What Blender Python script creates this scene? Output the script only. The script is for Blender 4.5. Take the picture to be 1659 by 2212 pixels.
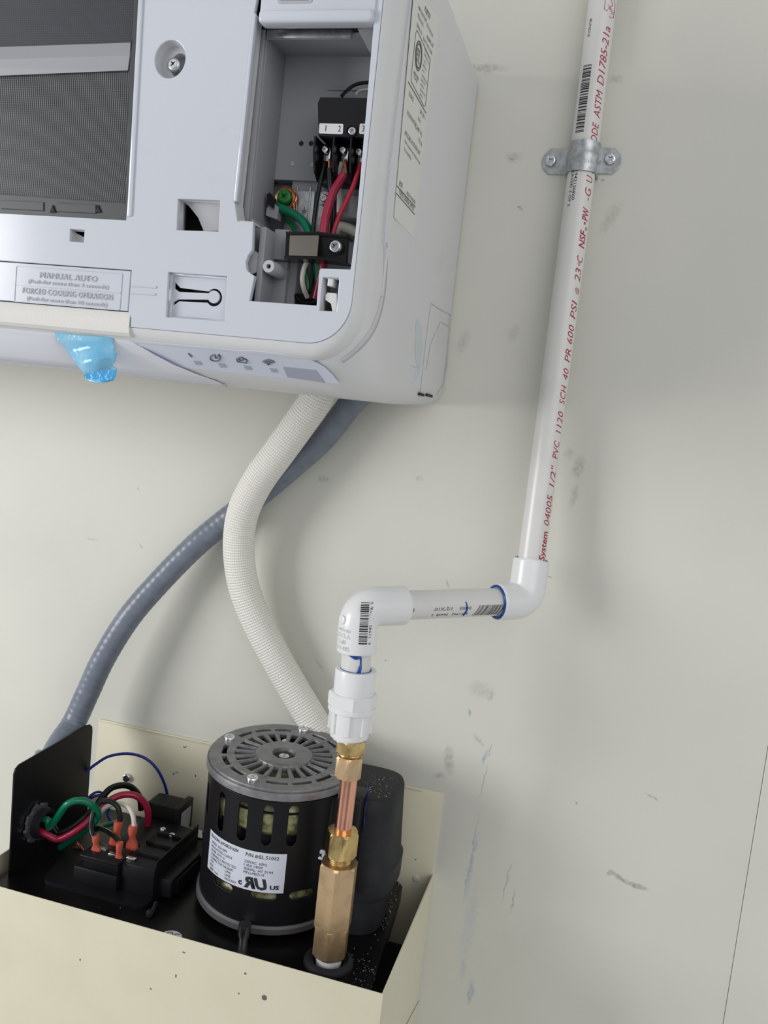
import bpy, bmesh, math, random
from mathutils import Vector, Matrix
random.seed(7)
PI = math.pi
C = bpy.context.scene.collection
for o in list(bpy.data.objects): bpy.data.objects.remove(o)

# ------------------------------------------------------------------ camera
CX, CY, FPX = 829.5, 1106.0, 1868.35
CAMP = Vector((0.0, -0.72, 1.60))
M = [[0.960405, -0.109274, 0.256282], [0.132157, 0.988479, -0.073786], [-0.245267, 0.104734, 0.963782]]
cam_d = bpy.data.cameras.new('camera'); cam = bpy.data.objects.new('camera', cam_d); C.objects.link(cam)
right = Vector((M[0][0], M[0][2], -M[0][1])); down = Vector((M[1][0], M[1][2], -M[1][1])); fwd = Vector((M[2][0], M[2][2], -M[2][1]))
cam.matrix_world = Matrix((( right.x, -down.x, -fwd.x, CAMP.x), (right.y, -down.y, -fwd.y, CAMP.y), (right.z, -down.z, -fwd.z, CAMP.z), (0, 0, 0, 1)))
cam_d.sensor_fit = 'VERTICAL'; cam_d.sensor_height = 36.0; cam_d.lens = FPX / 2212 * 36.0
cam_d.clip_start = 0.01; cam_d.clip_end = 50
bpy.context.scene.camera = cam

# ------------------------------------------------------------------ light
def area(name, loc, target, size, energy, col, sy=None):
    d = bpy.data.lights.new(name, 'AREA'); d.energy = energy; d.color = col; d.size = size
    if sy: d.shape = 'RECTANGLE'; d.size_y = sy
    o = bpy.data.objects.new(name, d); C.objects.link(o); o.location = loc
    o.rotation_euler = (Vector(target) - Vector(loc)).to_track_quat('-Z', 'Y').to_euler(); return o
area('window_light', (-1.65, -1.25, 1.66), (-0.35, 0, 1.42), 0.75, 19, (1.0, 0.995, 0.99), 0.7)
area('fill_light', (1.3, -1.9, 2.3), (0.0, 0, 1.35), 1.6, 9, (1.0, 0.985, 0.95), 1.4)  # added fill from the right for the dim wall and side face, no known lamp
W = bpy.data.worlds.new('room'); bpy.context.scene.world = W; W.use_nodes = True
wn = W.node_tree.nodes; wl = W.node_tree.links; wn.clear()
wo = wn.new('ShaderNodeOutputWorld'); wb = wn.new('ShaderNodeBackground'); wr = wn.new('ShaderNodeValToRGB')
wt = wn.new('ShaderNodeTexCoord'); ws = wn.new('ShaderNodeSeparateXYZ'); wm = wn.new('ShaderNodeMapRange')
wm.inputs[1].default_value = -1; wm.inputs[2].default_value = 1
wl.new(wt.outputs['Generated'], ws.inputs[0]); wl.new(ws.outputs['Z'], wm.inputs[0]); wl.new(wm.outputs[0], wr.inputs[0])
e = wr.color_ramp.elements; e[0].position = 0.15; e[0].color = (0.58, 0.58, 0.58, 1); e[1].position = 0.6; e[1].color = (0.60, 0.61, 0.63, 1)
wz = wn.new('ShaderNodeTexNoise'); wz.inputs['Scale'].default_value = 1.7; wz.inputs['Detail'].default_value = 2; wl.new(wt.outputs['Generated'], wz.inputs['Vector'])
wq = wn.new('ShaderNodeMapRange'); wq.inputs[1].default_value = 0.36; wq.inputs[2].default_value = 0.64; wq.inputs[3].default_value = 0.35; wq.inputs[4].default_value = 1.6; wl.new(wz.outputs[0], wq.inputs[0])
wx = wn.new('ShaderNodeVectorMath'); wx.operation = 'SCALE'; wl.new(wr.outputs[0], wx.inputs[0]); wl.new(wq.outputs[0], wx.inputs['Scale']); wl.new(wx.outputs[0], wb.inputs[0]); wb.inputs[1].default_value = 0.93; wl.new(wb.outputs[0], wo.inputs[0])
vs = bpy.context.scene.view_settings
vs.view_transform = 'Standard'; vs.look = 'None'; vs.gamma = 1; vs.use_curve_mapping = False; vs.exposure = 0.0

# ------------------------------------------------------------------ sight-line helpers (survey of the place: a photo point on a known plane)
def ray(u, v):
    a, b = u - CX, v - CY
    d = [M[0][k] * a + M[1][k] * b + M[2][k] * FPX for k in range(3)]
    return Vector((d[0], d[2], -d[1]))
def PY(u, v, Y): d = ray(u, v); return CAMP + d * ((Y - CAMP.y) / d.y)
def PX(u, v, X): d = ray(u, v); return CAMP + d * ((X - CAMP.x) / d.x)
def PZ(u, v, Z): d = ray(u, v); return CAMP + d * ((Z - CAMP.z) / d.z)
def PP(u, v, p, n): d = ray(u, v); return CAMP + d * ((p - CAMP).dot(n) / d.dot(n))

# ------------------------------------------------------------------ materials
def mat(name, col, rough=0.5, metal=0.0, spec=0.5, bump=None, noise=None, coat=0.0, alpha=1.0, trans=0.0):
    m = bpy.data.materials.new(name); m.use_nodes = True; nt = m.node_tree; b = nt.nodes['Principled BSDF']
    b.inputs['Base Color'].default_value = (*col, 1); b.inputs['Roughness'].default_value = rough
    b.inputs['Metallic'].default_value = metal; b.inputs['Specular IOR Level'].default_value = spec
    b.inputs['Coat Weight'].default_value = coat; b.inputs['Alpha'].default_value = alpha; b.inputs['Transmission Weight'].default_value = trans
    tc = nt.nodes.new('ShaderNodeTexCoord')
    if noise:
        sc, c2, lo, hi = noise
        n = nt.nodes.new('ShaderNodeTexNoise'); n.inputs['Scale'].default_value = sc; n.inputs['Detail'].default_value = 4
        r = nt.nodes.new('ShaderNodeMapRange'); r.inputs[1].default_value = lo; r.inputs[2].default_value = hi
        x = nt.nodes.new('ShaderNodeMix'); x.data_type = 'RGBA'; x.inputs[6].default_value = (*col, 1); x.inputs[7].default_value = (*c2, 1)
        nt.links.new(tc.outputs['Object'], n.inputs['Vector']); nt.links.new(n.outputs[0], r.inputs[0])
        nt.links.new(r.outputs[0], x.inputs[0]); nt.links.new(x.outputs[2], b.inputs['Base Color'])
    if bump:
        sc, st = bump
        n2 = nt.nodes.new('ShaderNodeTexNoise'); n2.inputs['Scale'].default_value = sc; n2.inputs['Detail'].default_value = 3
        bp = nt.nodes.new('ShaderNodeBump'); bp.inputs['Strength'].default_value = st; bp.inputs['Distance'].default_value = 0.0005
        nt.links.new(tc.outputs['Object'], n2.inputs['Vector']); nt.links.new(n2.outputs[0], bp.inputs['Height']); nt.links.new(bp.outputs[0], b.inputs['Normal'])
    return m
def lin(r, g, b):
    f = lambda c: ((c / 255 + 0.055) / 1.055) ** 2.4 if c > 10 else c / 255 / 12.92
    return (f(r), f(g), f(b))
mt = {}
mt['ac_white'] = mat('gloss_white_plastic', lin(200, 204, 213), 0.14, noise=(60, lin(194, 198, 207), 0.62, 0.9))
mt['ac_shell'] = mat('satin_white_plastic', lin(211, 212, 213), 0.42, noise=(25, lin(200, 201, 202), 0.6, 0.85))
mt['ac_lip'] = mat('textured_white_plastic', lin(216, 215, 211), 0.6, bump=(1500, 0.5))
mt['grey_plastic'] = mat('grey_plastic', lin(150, 152, 157), 0.5)
mt['grey_light'] = mat('light_grey_plastic', lin(178, 179, 183), 0.5)
mt['dark_plastic'] = mat('black_plastic', (0.006, 0.0065, 0.008), 0.42, spec=.28)
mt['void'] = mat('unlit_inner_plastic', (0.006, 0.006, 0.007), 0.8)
mt['filter_frame'] = mat('dark_grey_filter_plastic', (0.055, 0.058, 0.063), 0.4)
mt['galv'] = mat('galvanised_steel', (0.50, 0.52, 0.53), 0.36, 0.9, noise=(220, (0.36, 0.38, 0.39), 0.4, 0.65), bump=(300, 0.2))
mt['steel'] = mat('bright_screw_steel', (0.72, 0.74, 0.76), 0.18, 1.0)
mt['alu'] = mat('dull_cast_aluminium', (0.30, 0.30, 0.31), 0.45, 0.75, noise=(130, (0.22, 0.22, 0.23), 0.4, 0.7), bump=(500, 0.25))
mt['slot'] = mat('dark_recess', (0.01, 0.01, 0.012), 0.7)
mt['pvc'] = mat('white_pvc', lin(217, 216, 213), 0.3, noise=(40, lin(211, 210, 206), 0.55, 0.85))
mt['pvc_fit'] = mat('white_pvc_fitting', lin(228, 229, 229), 0.22)
mt['red_ink'] = mat('red_ink', lin(165, 35, 60), 0.5)
mt['black_ink'] = mat('black_ink', lin(40, 42, 48), 0.5)
mt['grey_ink'] = mat('grey_ink', lin(92, 94, 98), 0.5)
mt['blue_glue'] = mat('blue_solvent_cement', lin(12, 70, 150), 0.12)
mt['brass'] = mat('brass', (0.72, 0.54, 0.24), 0.22, 1.0, noise=(90, (0.42, 0.28, 0.12), 0.45, 0.75), bump=(400, 0.1))
mt['brass_tan'] = mat('tarnished_brass', (0.66, 0.47, 0.28), 0.34, 0.9, noise=(70, (0.48, 0.33, 0.18), 0.5, 0.75), bump=(300, 0.2))
mt['copper'] = mat('copper', (0.93, 0.48, 0.34), 0.16, 1.0, noise=(60, (0.75, 0.34, 0.24), 0.5, 0.8))
mt['copper_wire'] = mat('copper_strand', (0.85, 0.42, 0.26), 0.28, 1.0)
mt['cream'] = mat('cream_painted_steel', lin(215, 210, 186), 0.32, noise=(18, lin(208, 203, 177), 0.45, 0.8), bump=(35, 0.35))
mt['deck'] = mat('gloss_black_deck', (0.004, 0.004, 0.0045), 0.3, spec=.25, bump=(500, 0.1))
mt['motor_black'] = mat('satin_black_paint', (0.006, 0.0063, 0.008), 0.4, spec=.25)
mt['rubber'] = mat('matt_black_plastic', (0.011, 0.012, 0.015), 0.55, spec=.3, noise=(30, (0.024, 0.026, 0.031), 0.45, 0.8), bump=(300, 0.3))
mt['winding'] = mat('varnished_winding', (0.42, 0.42, 0.2), 0.3, noise=(160, (0.12, 0.12, 0.06), 0.4, 0.65), bump=(250, 0.8))
mt['label'] = mat('silver_label', lin(205, 210, 222), 0.35)
mt['w_green'] = mat('green_insulation', lin(0, 110, 80), 0.25)
mt['w_green2'] = mat('bright_green_insulation', lin(15, 125, 70), 0.3)
mt['w_black'] = mat('black_insulation', (0.008, 0.009, 0.009), 0.28, spec=.35)
mt['w_red'] = mat('red_insulation', lin(150, 25, 60), 0.25)
mt['w_red2'] = mat('bright_red_insulation', lin(175, 30, 55), 0.3)
mt['w_white'] = mat('white_insulation', lin(205, 200, 190), 0.35)
mt['w_blue'] = mat('blue_insulation', lin(15, 35, 130), 0.35)
mt['green_screw'] = mat('green_ground_screw', lin(30, 120, 50), 0.3)
mt['spade'] = mat('orange_red_nylon', lin(192, 90, 70), 0.3)
mt['hose_white'] = None
mt['conduit'] = mat('blue_grey_pvc_jacket', lin(112, 119, 132), 0.32, noise=(90, lin(124, 133, 145), 0.4, 0.8), bump=(180, 0.45))
mt['clamp'] = mat('smoky_black_plastic', (0.012, 0.012, 0.013), 0.22, spec=.35)
mt['smoke'] = mat('smoky_clear_plastic', (0.12, 0.11, 0.095), 0.12)
mt['film'] = mat('blue_protective_film', lin(120, 195, 232), 0.12, noise=(70, lin(165, 215, 238), 0.4, 0.7), bump=(140, 0.8), alpha=0.80)
mt['sticker'] = mat('white_sticker', lin(215, 215, 218), 0.4)
mt['dust'] = mat('white_plaster_flecks', lin(200, 200, 200), 0.8)
mt['led_grey'] = mat('grey_lens', lin(165, 170, 185), 0.4)
mt['panel_blue'] = mat('bluish_white_panel', lin(210, 216, 232), 0.22)
mt['emboss'] = mat('embossed_white_plastic', lin(196, 198, 202), 0.3)

def hose_material():
    m = bpy.data.materials.new('white_woven_sleeve'); m.use_nodes = True; nt = m.node_tree; b = nt.nodes['Principled BSDF']
    b.inputs['Roughness'].default_value = 0.55
    uv = nt.nodes.new('ShaderNodeUVMap'); br = nt.nodes.new('ShaderNodeTexBrick')
    br.inputs['Scale'].default_value = 1; br.inputs['Brick Width'].default_value = 1; br.inputs['Row Height'].default_value = 1
    br.inputs['Mortar Size'].default_value = 0.2; br.inputs['Mortar Smooth'].default_value = 1.0; br.offset = 0.0
    br.inputs['Color1'].default_value = (*lin(246, 245, 238), 1); br.inputs['Color2'].default_value = (*lin(243, 241, 234), 1); br.inputs['Mortar'].default_value = (*lin(222, 219, 210), 1)
    bp = nt.nodes.new('ShaderNodeBump'); bp.inputs['Strength'].default_value = 0.6; bp.inputs['Distance'].default_value = 0.0005; bp.invert = True
    nt.links.new(uv.outputs[0], br.inputs[0]); nt.links.new(br.outputs[0], b.inputs['Base Color'])
    nt.links.new(br.outputs[1], bp.inputs['Height']); nt.links.new(bp.outputs[0], b.inputs['Normal'])
    return m
mt['hose_white'] = hose_material()

def wall_material():
    m = bpy.data.materials.new('painted_drywall'); m.use_nodes = True; nt = m.node_tree; N = nt.nodes.new; L = nt.links.new
    b = nt.nodes['Principled BSDF']; b.inputs['Roughness'].default_value = 0.5
    tc = N('ShaderNodeTexCoord'); sep = N('ShaderNodeSeparateXYZ')
    nz = N('ShaderNodeTexNoise'); nz.inputs['Scale'].default_value = 5; nz.inputs['Detail'].default_value = 5
    L(tc.outputs['Object'], nz.inputs['Vector'])
    wc = N('ShaderNodeMix'); wc.data_type = 'RGBA'; wc.inputs[6].default_value = (*lin(213, 213, 203), 1); wc.inputs[7].default_value = (*lin(206, 206, 197), 1)
    mr = N('ShaderNodeMapRange'); mr.inputs[1].default_value = 0.4; mr.inputs[2].default_value = 0.65; L(nz.outputs[0], mr.inputs[0]); L(mr.outputs[0], wc.inputs[0])
    fine = N('ShaderNodeTexNoise'); fine.inputs['Scale'].default_value = 300; fine.inputs['Detail'].default_value = 3; L(tc.outputs['Object'], fine.inputs['Vector'])
    # warp the coordinates so marks have ragged edges
    warp = N('ShaderNodeTexNoise'); warp.inputs['Scale'].default_value = 120; L(tc.outputs['Object'], warp.inputs['Vector'])
    wv = N('ShaderNodeVectorMath'); wv.operation = 'SUBTRACT'; wv.inputs[1].default_value = (0.5, 0.5, 0.5); L(warp.outputs[1], wv.inputs[0])
    ws_ = N('ShaderNodeVectorMath'); ws_.operation = 'SCALE'; ws_.inputs['Scale'].default_value = 0.006; L(wv.outputs[0], ws_.inputs[0])
    wa = N('ShaderNodeVectorMath'); wa.operation = 'ADD'; L(tc.outputs['Object'], wa.inputs[0]); L(ws_.outputs[0], wa.inputs[1])
    last = wc.outputs[2]
    blue = lin(130, 155, 190); pale = lin(178, 190, 196); grey = lin(120, 120, 118); soft = lin(176, 174, 166); warm = lin(184, 178, 164)
    # u, v, half length across, half length along, tilt degrees, colour, strength
    marks = [(1015, 1540, 4, 9, 0, blue, .9), (1048, 1635, 5, 22, 12, blue, .6), (1058, 1622, 2, 18, 8, grey, .5), (1043, 1690, 2, 45, 6, grey, .45),
             (1018, 1850, 3, 110, 3, blue, .55), (1012, 1900, 7, 50, 3, pale, .8), (1024, 1840, 2, 60, 5, blue, .4), (1015, 1990, 17, 110, 3, pale, .45), (1000, 2095, 8, 30, 3, pale, .7), (1016, 2145, 8, 34, 1, blue, .55),
             (1095, 1905, 3, 55, 5, grey, .4), (1108, 1945, 2, 32, 3, grey, .5), (1340, 1897, 6, 26, -62, grey, .6), (1375, 1912, 7, 26, -80, grey, .7), (1318, 1885, 6, 7, 0, grey, .6),
             (1408, 1722, 3, 14, -70, grey, .5), (1246, 1736, 4, 4, 0, grey, .6), (1040, 1490, 30, 22, 0, soft, .5), (1060, 1505, 8, 12, 20, grey, .3), (970, 1640, 12, 36, -10, grey, .4), (950, 1675, 16, 8, -20, grey, .35), (1035, 1600, 20, 6, 40, grey, .35),
             (1040, 148, 60, 11, 0, soft, .8), (1330, 170, 16, 10, 0, soft, .6), (1320, 470, 14, 40, 25, warm, .6), (1250, 1010, 12, 26, 8, warm, .9), (1240, 1070, 9, 30, 8, warm, .7), (1228, 980, 12, 12, 0, soft, .6),
             (968, 1262, 3, 13, -28, grey, .6), (1011, 1285, 4, 4, 0, grey, .5), (1105, 345, 8, 2, 20, grey, .8), (1122, 450, 6, 3, 30, grey, .8), (1302, 390, 3, 3, 0, grey, .8), (1188, 1245, 9, 2, 0, grey, .7), (298, 1056, 4, 3, 30, grey, .7), (1000, 740, 14, 30, 8, soft, .5), (1110, 720, 14, 20, 8, soft, .4), (1110, 340, 20, 14, 0, soft, .5),
             (700, 1035, 18, 9, 0, soft, .7), (905, 1035, 10, 10, 0, soft, .5), (833, 1427, 3, 3, 0, grey, .8), (690, 1435, 3, 18, -40, grey, .35), (630, 1555, 2, 18, -45, grey, .35), (200, 1165, 20, 3, 0, soft, .6), (305, 1180, 8, 3, 40, soft, .8)]
    for (u, v, ru, rv, ang, colr, st) in marks:
        c = PY(u, v, 0); k = 0.00037
        mp = N('ShaderNodeMapping'); mp.vector_type = 'TEXTURE'
        mp.inputs['Location'].default_value = (c.x, 0, c.z); mp.inputs['Rotation'].default_value = (0, math.radians(ang), 0); mp.inputs['Scale'].default_value = (ru * k, 1e3, rv * k)
        L(wa.outputs[0], mp.inputs[0])
        ln = N('ShaderNodeVectorMath'); ln.operation = 'LENGTH'; L(mp.outputs[0], ln.inputs[0])
        r = N('ShaderNodeMapRange'); r.interpolation_type = 'SMOOTHSTEP'; r.inputs[1].default_value = 1.25; r.inputs[2].default_value = 0.35; r.inputs[3].default_value = 0; r.inputs[4].default_value = st; L(ln.outputs['Value'], r.inputs[0])
        fm = N('ShaderNodeMath'); fm.operation = 'MULTIPLY'; f2 = N('ShaderNodeMapRange'); f2.inputs[1].default_value = 0.35; f2.inputs[2].default_value = 0.6; f2.inputs[3].default_value = 0.35
        L(fine.outputs[0], f2.inputs[0]); L(f2.outputs[0], fm.inputs[0]); L(r.outputs[0], fm.inputs[1])
        x = N('ShaderNodeMix'); x.data_type = 'RGBA'; L(fm.outputs[0], x.inputs[0]); L(last, x.inputs[6]); x.inputs[7].default_value = (*colr, 1); last = x.outputs[2]
    L(last, b.inputs['Base Color'])
    bn = N('ShaderNodeTexNoise'); bn.inputs['Scale'].default_value = 90; bn.inputs['Detail'].default_value = 4; L(tc.outputs['Object'], bn.inputs['Vector'])
    bp = N('ShaderNodeBump'); bp.inputs['Strength'].default_value = 0.12; bp.inputs['Distance'].default_value = 0.001; L(bn.outputs[0], bp.inputs['Height']); L(bp.outputs[0], b.inputs['Normal'])
    return m
mt['wall'] = wall_material()

def net_material(name, sx, sz, line, gap_alpha):
    m = bpy.data.materials.new(name); m.use_nodes = True; nt = m.node_tree; N = nt.nodes.new; L = nt.links.new
    b = nt.nodes['Principled BSDF']; b.inputs['Roughness'].default_value = 0.35
    tc = N('ShaderNodeTexCoord'); sp = N('ShaderNodeSeparateXYZ'); L(tc.outputs['Object'], sp.inputs[0])
    outs = []
    for ax, s, wdt in (('X', sx, 0.30), ('Z', sz, 0.34)):
        mu = N('ShaderNodeMath'); mu.operation = 'MULTIPLY'; mu.inputs[1].default_value = s; L(sp.outputs[ax], mu.inputs[0])
        fr = N('ShaderNodeMath'); fr.operation = 'FRACT'; L(mu.outputs[0], fr.inputs[0])
        lt = N('ShaderNodeMath'); lt.operation = 'LESS_THAN'; lt.inputs[1].default_value = wdt; L(fr.outputs[0], lt.inputs[0]); outs.append(lt)
    mx = N('ShaderNodeMath'); mx.operation = 'MAXIMUM'; L(outs[0].outputs[0], mx.inputs[0]); L(outs[1].outputs[0], mx.inputs[1])
    al = N('ShaderNodeMapRange'); al.inputs[3].default_value = gap_alpha; al.inputs[4].default_value = 1.0; L(mx.outputs[0], al.inputs[0]); L(al.outputs[0], b.inputs['Alpha'])
    x = N('ShaderNodeMix'); x.data_type = 'RGBA'; L(outs[0].outputs[0], x.inputs[0]); x.inputs[6].default_value = (0.055, 0.06, 0.068, 1); x.inputs[7].default_value = (*line, 1); L(x.outputs[2], b.inputs['Base Color'])
    return m
mt['net_low'] = net_material('lit_filter_netting', 720, 760, (0.17, 0.17, 0.165), 0.35)  # paler upright threads paint in the light they catch
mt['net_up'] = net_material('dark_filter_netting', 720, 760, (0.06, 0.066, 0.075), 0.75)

# ------------------------------------------------------------------ object helpers
def link(name, me, m, parent=None, smooth=None):
    o = bpy.data.objects.new(name, me); C.objects.link(o)
    if m: me.materials.clear(); me.materials.append(m)
    if parent is not None:
        o.parent = parent
        if parent.type == 'EMPTY': o.matrix_parent_inverse = Matrix.Translation(parent.location).inverted()
    if smooth is not None:
        for p in me.polygons: p.use_smooth = True
        try: me.set_sharp_from_angle(angle=math.radians(smooth))
        except Exception: pass
    return o
def obj(name, bm, m, parent=None, smooth=35, norm=True):
    if norm: bmesh.ops.recalc_face_normals(bm, faces=bm.faces)
    me = bpy.data.meshes.new(name); bm.to_mesh(me); bm.free(); return link(name, me, m, parent, smooth)
def thing(name, label, cat, loc, group=None):
    o = bpy.data.objects.new(name, None); C.objects.link(o); o.location = loc; o.empty_display_size = 0.02
    return tag(o, label, cat, group)
def tag(o, label, cat, group=None):
    o['label'] = label; o['category'] = cat
    if group: o['group'] = group
    return o
def box(bm, x0, x1, y0, y1, z0, z1, bev=0.0, seg=2, mtx=None):
    r = bmesh.ops.create_cube(bm, size=1); vs_ = r['verts']
    for v in vs_: v.co = Vector(((x0 + x1) / 2 + v.co.x * (x1 - x0), (y0 + y1) / 2 + v.co.y * (y1 - y0), (z0 + z1) / 2 + v.co.z * (z1 - z0)))
    if bev > 0:
        ed = list({e_ for v in vs_ for e_ in v.link_edges})
        r2 = bmesh.ops.bevel(bm, geom=ed, offset=bev, segments=seg, profile=0.5, affect='EDGES')
        vs_ = [v for v in r2['verts']] 
    if mtx is not None:
        for v in vs_: v.co = mtx @ v.co
    return vs_
def frame_of(t):
    t = Vector(t).normalized(); a = Vector((0, 0, 1)) if abs(t.z) < 0.9 else Vector((0, 1, 0))
    n = t.cross(a).normalized(); return n, t.cross(n).normalized()
def lathe(bm, org, axis, prof, seg=48, angoff=0.0, capends=True, arc=None):
    org = Vector(org); axis = Vector(axis).normalized(); n, b = frame_of(axis); rings = []
    for h, r in prof:
        rings.append([bm.verts.new(org + axis * h + (n * math.cos(angoff + 2 * PI * k / seg) + b * math.sin(angoff + 2 * PI * k / seg)) * max(r, 1e-6)) for k in range(seg)])
    for a, c in zip(rings, rings[1:]):
        for k in range(seg): bm.faces.new((a[k], a[(k + 1) % seg], c[(k + 1) % seg], c[k]))
    if capends:
        bm.faces.new(rings[0][::-1]); bm.faces.new(rings[-1])
    return rings
def spline(pts, n=12):
    P = [Vector(p) for p in pts]; P = [P[0] * 2 - P[1]] + P + [P[-1] * 2 - P[-2]]; out = []
    for i in range(1, len(P) - 2):
        for k in range(n):
            t = k / n; a, b_, c, d = P[i - 1], P[i], P[i + 1], P[i + 2]
            out.append(0.5 * ((2 * b_) + (c - a) * t + (2 * a - 5 * b_ + 4 * c - d) * t * t + (3 * b_ - a - 3 * c + d) * t ** 3))
    out.append(P[-2]); return out
def resample(pts, step):
    out = [pts[0].copy()]; acc = 0
    for a, b_ in zip(pts, pts[1:]):
        L_ = (b_ - a).length
        if L_ < 1e-9: continue
        t = step - acc
        while t <= L_: out.append(a.lerp(b_, t / L_)); t += step
        acc = L_ - (t - step)
    return out
def tube(bm, pts, r, seg=16, rfun=None, uvs=None, caps=True, flat=1.0):
    P = [Vector(p) for p in pts]; T = [(P[min(i + 1, len(P) - 1)] - P[max(i - 1, 0)]).normalized() for i in range(len(P))]
    n, _ = frame_of(T[0]); rings = []; uvl = bm.loops.layers.uv.verify() if uvs else None; s = 0; S = []
    for i, p in enumerate(P):
        n = (n - T[i] * n.dot(T[i])).normalized(); b_ = T[i].cross(n)
        if i: s += (P[i] - P[i - 1]).length
        S.append(s); rr = rfun(s, i) if rfun else r
        rings.append([bm.verts.new(p + (n * math.cos(2 * PI * k / seg) + b_ * math.sin(2 * PI * k / seg) * flat) * rr) for k in range(seg)])
    for i in range(len(rings) - 1):
        for k in range(seg):
            f = bm.faces.new((rings[i][k], rings[i][(k + 1) % seg], rings[i + 1][(k + 1) % seg], rings[i + 1][k]))
            if uvs:
                for lp, (uu, vv) in zip(f.loops, ((k, i), (k + 1, i), (k + 1, i + 1), (k, i + 1))): lp[uvl].uv = (uu / seg * uvs[0], S[vv] / uvs[1])
    if caps: bm.faces.new(rings[0][::-1]); bm.faces.new(rings[-1])
def poly_prism(bm, pts, off):
    off = Vector(off); a = [bm.verts.new(Vector(p)) for p in pts]; b_ = [bm.verts.new(Vector(p) + off) for p in pts]; n = len(a)
    bm.faces.new(a); bm.faces.new(b_[::-1])
    for i in range(n): bm.faces.new((a[i], b_[i], b_[(i + 1) % n], a[(i + 1) % n]))
def merge_mesh(bm, me, f=None):
    k = len(bm.verts); bm.from_mesh(me); bm.verts.ensure_lookup_table()
    if f:
        for v in bm.verts[k:]: v.co = f(v.co)
    bpy.data.meshes.remove(me)
def curve_mesh(cu):
    o = bpy.data.objects.new('tmp', cu); C.objects.link(o); dg = bpy.context.evaluated_depsgraph_get()
    me = bpy.data.meshes.new_from_object(o.evaluated_get(dg)); bpy.data.objects.remove(o); bpy.data.curves.remove(cu); return me
def sheet(loops, th, bev=0.0):
    """flat filled outline with holes; loops of (x, y) pairs; returns a mesh centred on z=0"""
    cu = bpy.data.curves.new('sheet', 'CURVE'); cu.dimensions = '2D'; cu.fill_mode = 'BOTH'; cu.extrude = th / 2; cu.bevel_depth = bev; cu.bevel_resolution = 1; cu.offset = -bev
    for lp in loops:
        s = cu.splines.new('POLY'); s.points.add(len(lp) - 1); s.use_cyclic_u = True
        for q, p in zip(s.points, lp): q.co = (p[0], p[1], 0, 1)
    return curve_mesh(cu)
def front_sheet(bm, loops, y, th, bev=0.0):
    """loops as world points or (x, z); the sheet's front face stands at y"""
    L2 = [[(p[0], p[2] if len(p) == 3 else p[1]) for p in lp] for lp in loops]
    merge_mesh(bm, sheet(L2, th, bev), lambda c: Vector((c.x, y + th / 2 + bev - c.z, c.y)))
def text_mesh(s, size, shear=0.0, bold=0.0, align='LEFT', sx=1.0, th=0.0):
    cu = bpy.data.curves.new('text', 'FONT'); cu.body = s; cu.size = size; cu.shear = shear; cu.offset = bold; cu.align_x = align; cu.resolution_u = 2; cu.extrude = th
    me = curve_mesh(cu)
    if sx != 1.0:
        for v in me.vertices: v.co.x *= sx
    return me
def text_fit(s, width, height, **k):
    """text whose ink is stretched to width x cap height, left-bottom at the origin"""
    me = text_mesh(s, 1.0, **k); xs = [v.co.x for v in me.vertices]; ys = [v.co.y for v in me.vertices]
    x0, x1, y1 = min(xs), max(xs), max(ys)
    for v in me.vertices: v.co = Vector(((v.co.x - x0) / (x1 - x0) * width, v.co.y / y1 * height, v.co.z))
    return me
def subdiv_long(bm, L_):
    for _ in range(3):
        ed = [e_ for e_ in bm.edges if e_.calc_length() > L_]
        if not ed: break
        bmesh.ops.triangulate(bm, faces=bm.faces[:]); ed = [e_ for e_ in bm.edges if e_.calc_length() > L_]
        bmesh.ops.subdivide_edges(bm, edges=ed, cuts=1)
def rrect(x0, x1, z0, z1, r, n=6):
    out = []
    for cx, cz, a0 in ((x1 - r, z1 - r, 0), (x0 + r, z1 - r, 90), (x0 + r, z0 + r, 180), (x1 - r, z0 + r, 270)):
        for k in range(n + 1): a = math.radians(a0 + 90 * k / n); out.append((cx + r * math.cos(a), cz + r * math.sin(a)))
    return out
def circ(cx, cz, r, n=32, rz=None): return [(cx + r * math.cos(2 * PI * k / n), cz + (rz or r) * math.sin(2 * PI * k / n)) for k in range(n)]
def round_poly(pts, r, n=5):
    """round the corners of a closed 2D/3D polygon"""
    P = [Vector(p) for p in pts]; out = []; N_ = len(P)
    for i in range(N_):
        a, b_, c = P[i - 1], P[i], P[(i + 1) % N_]; rr = min(r, (a - b_).length * .45, (c - b_).length * .45)
        p, q = b_ + (a - b_).normalized() * rr, b_ + (c - b_).normalized() * rr
        for k in range(n + 1): t = k / n; out.append((1 - t) ** 2 * p + 2 * t * (1 - t) * b_ + t * t * q)
    return out
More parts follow.
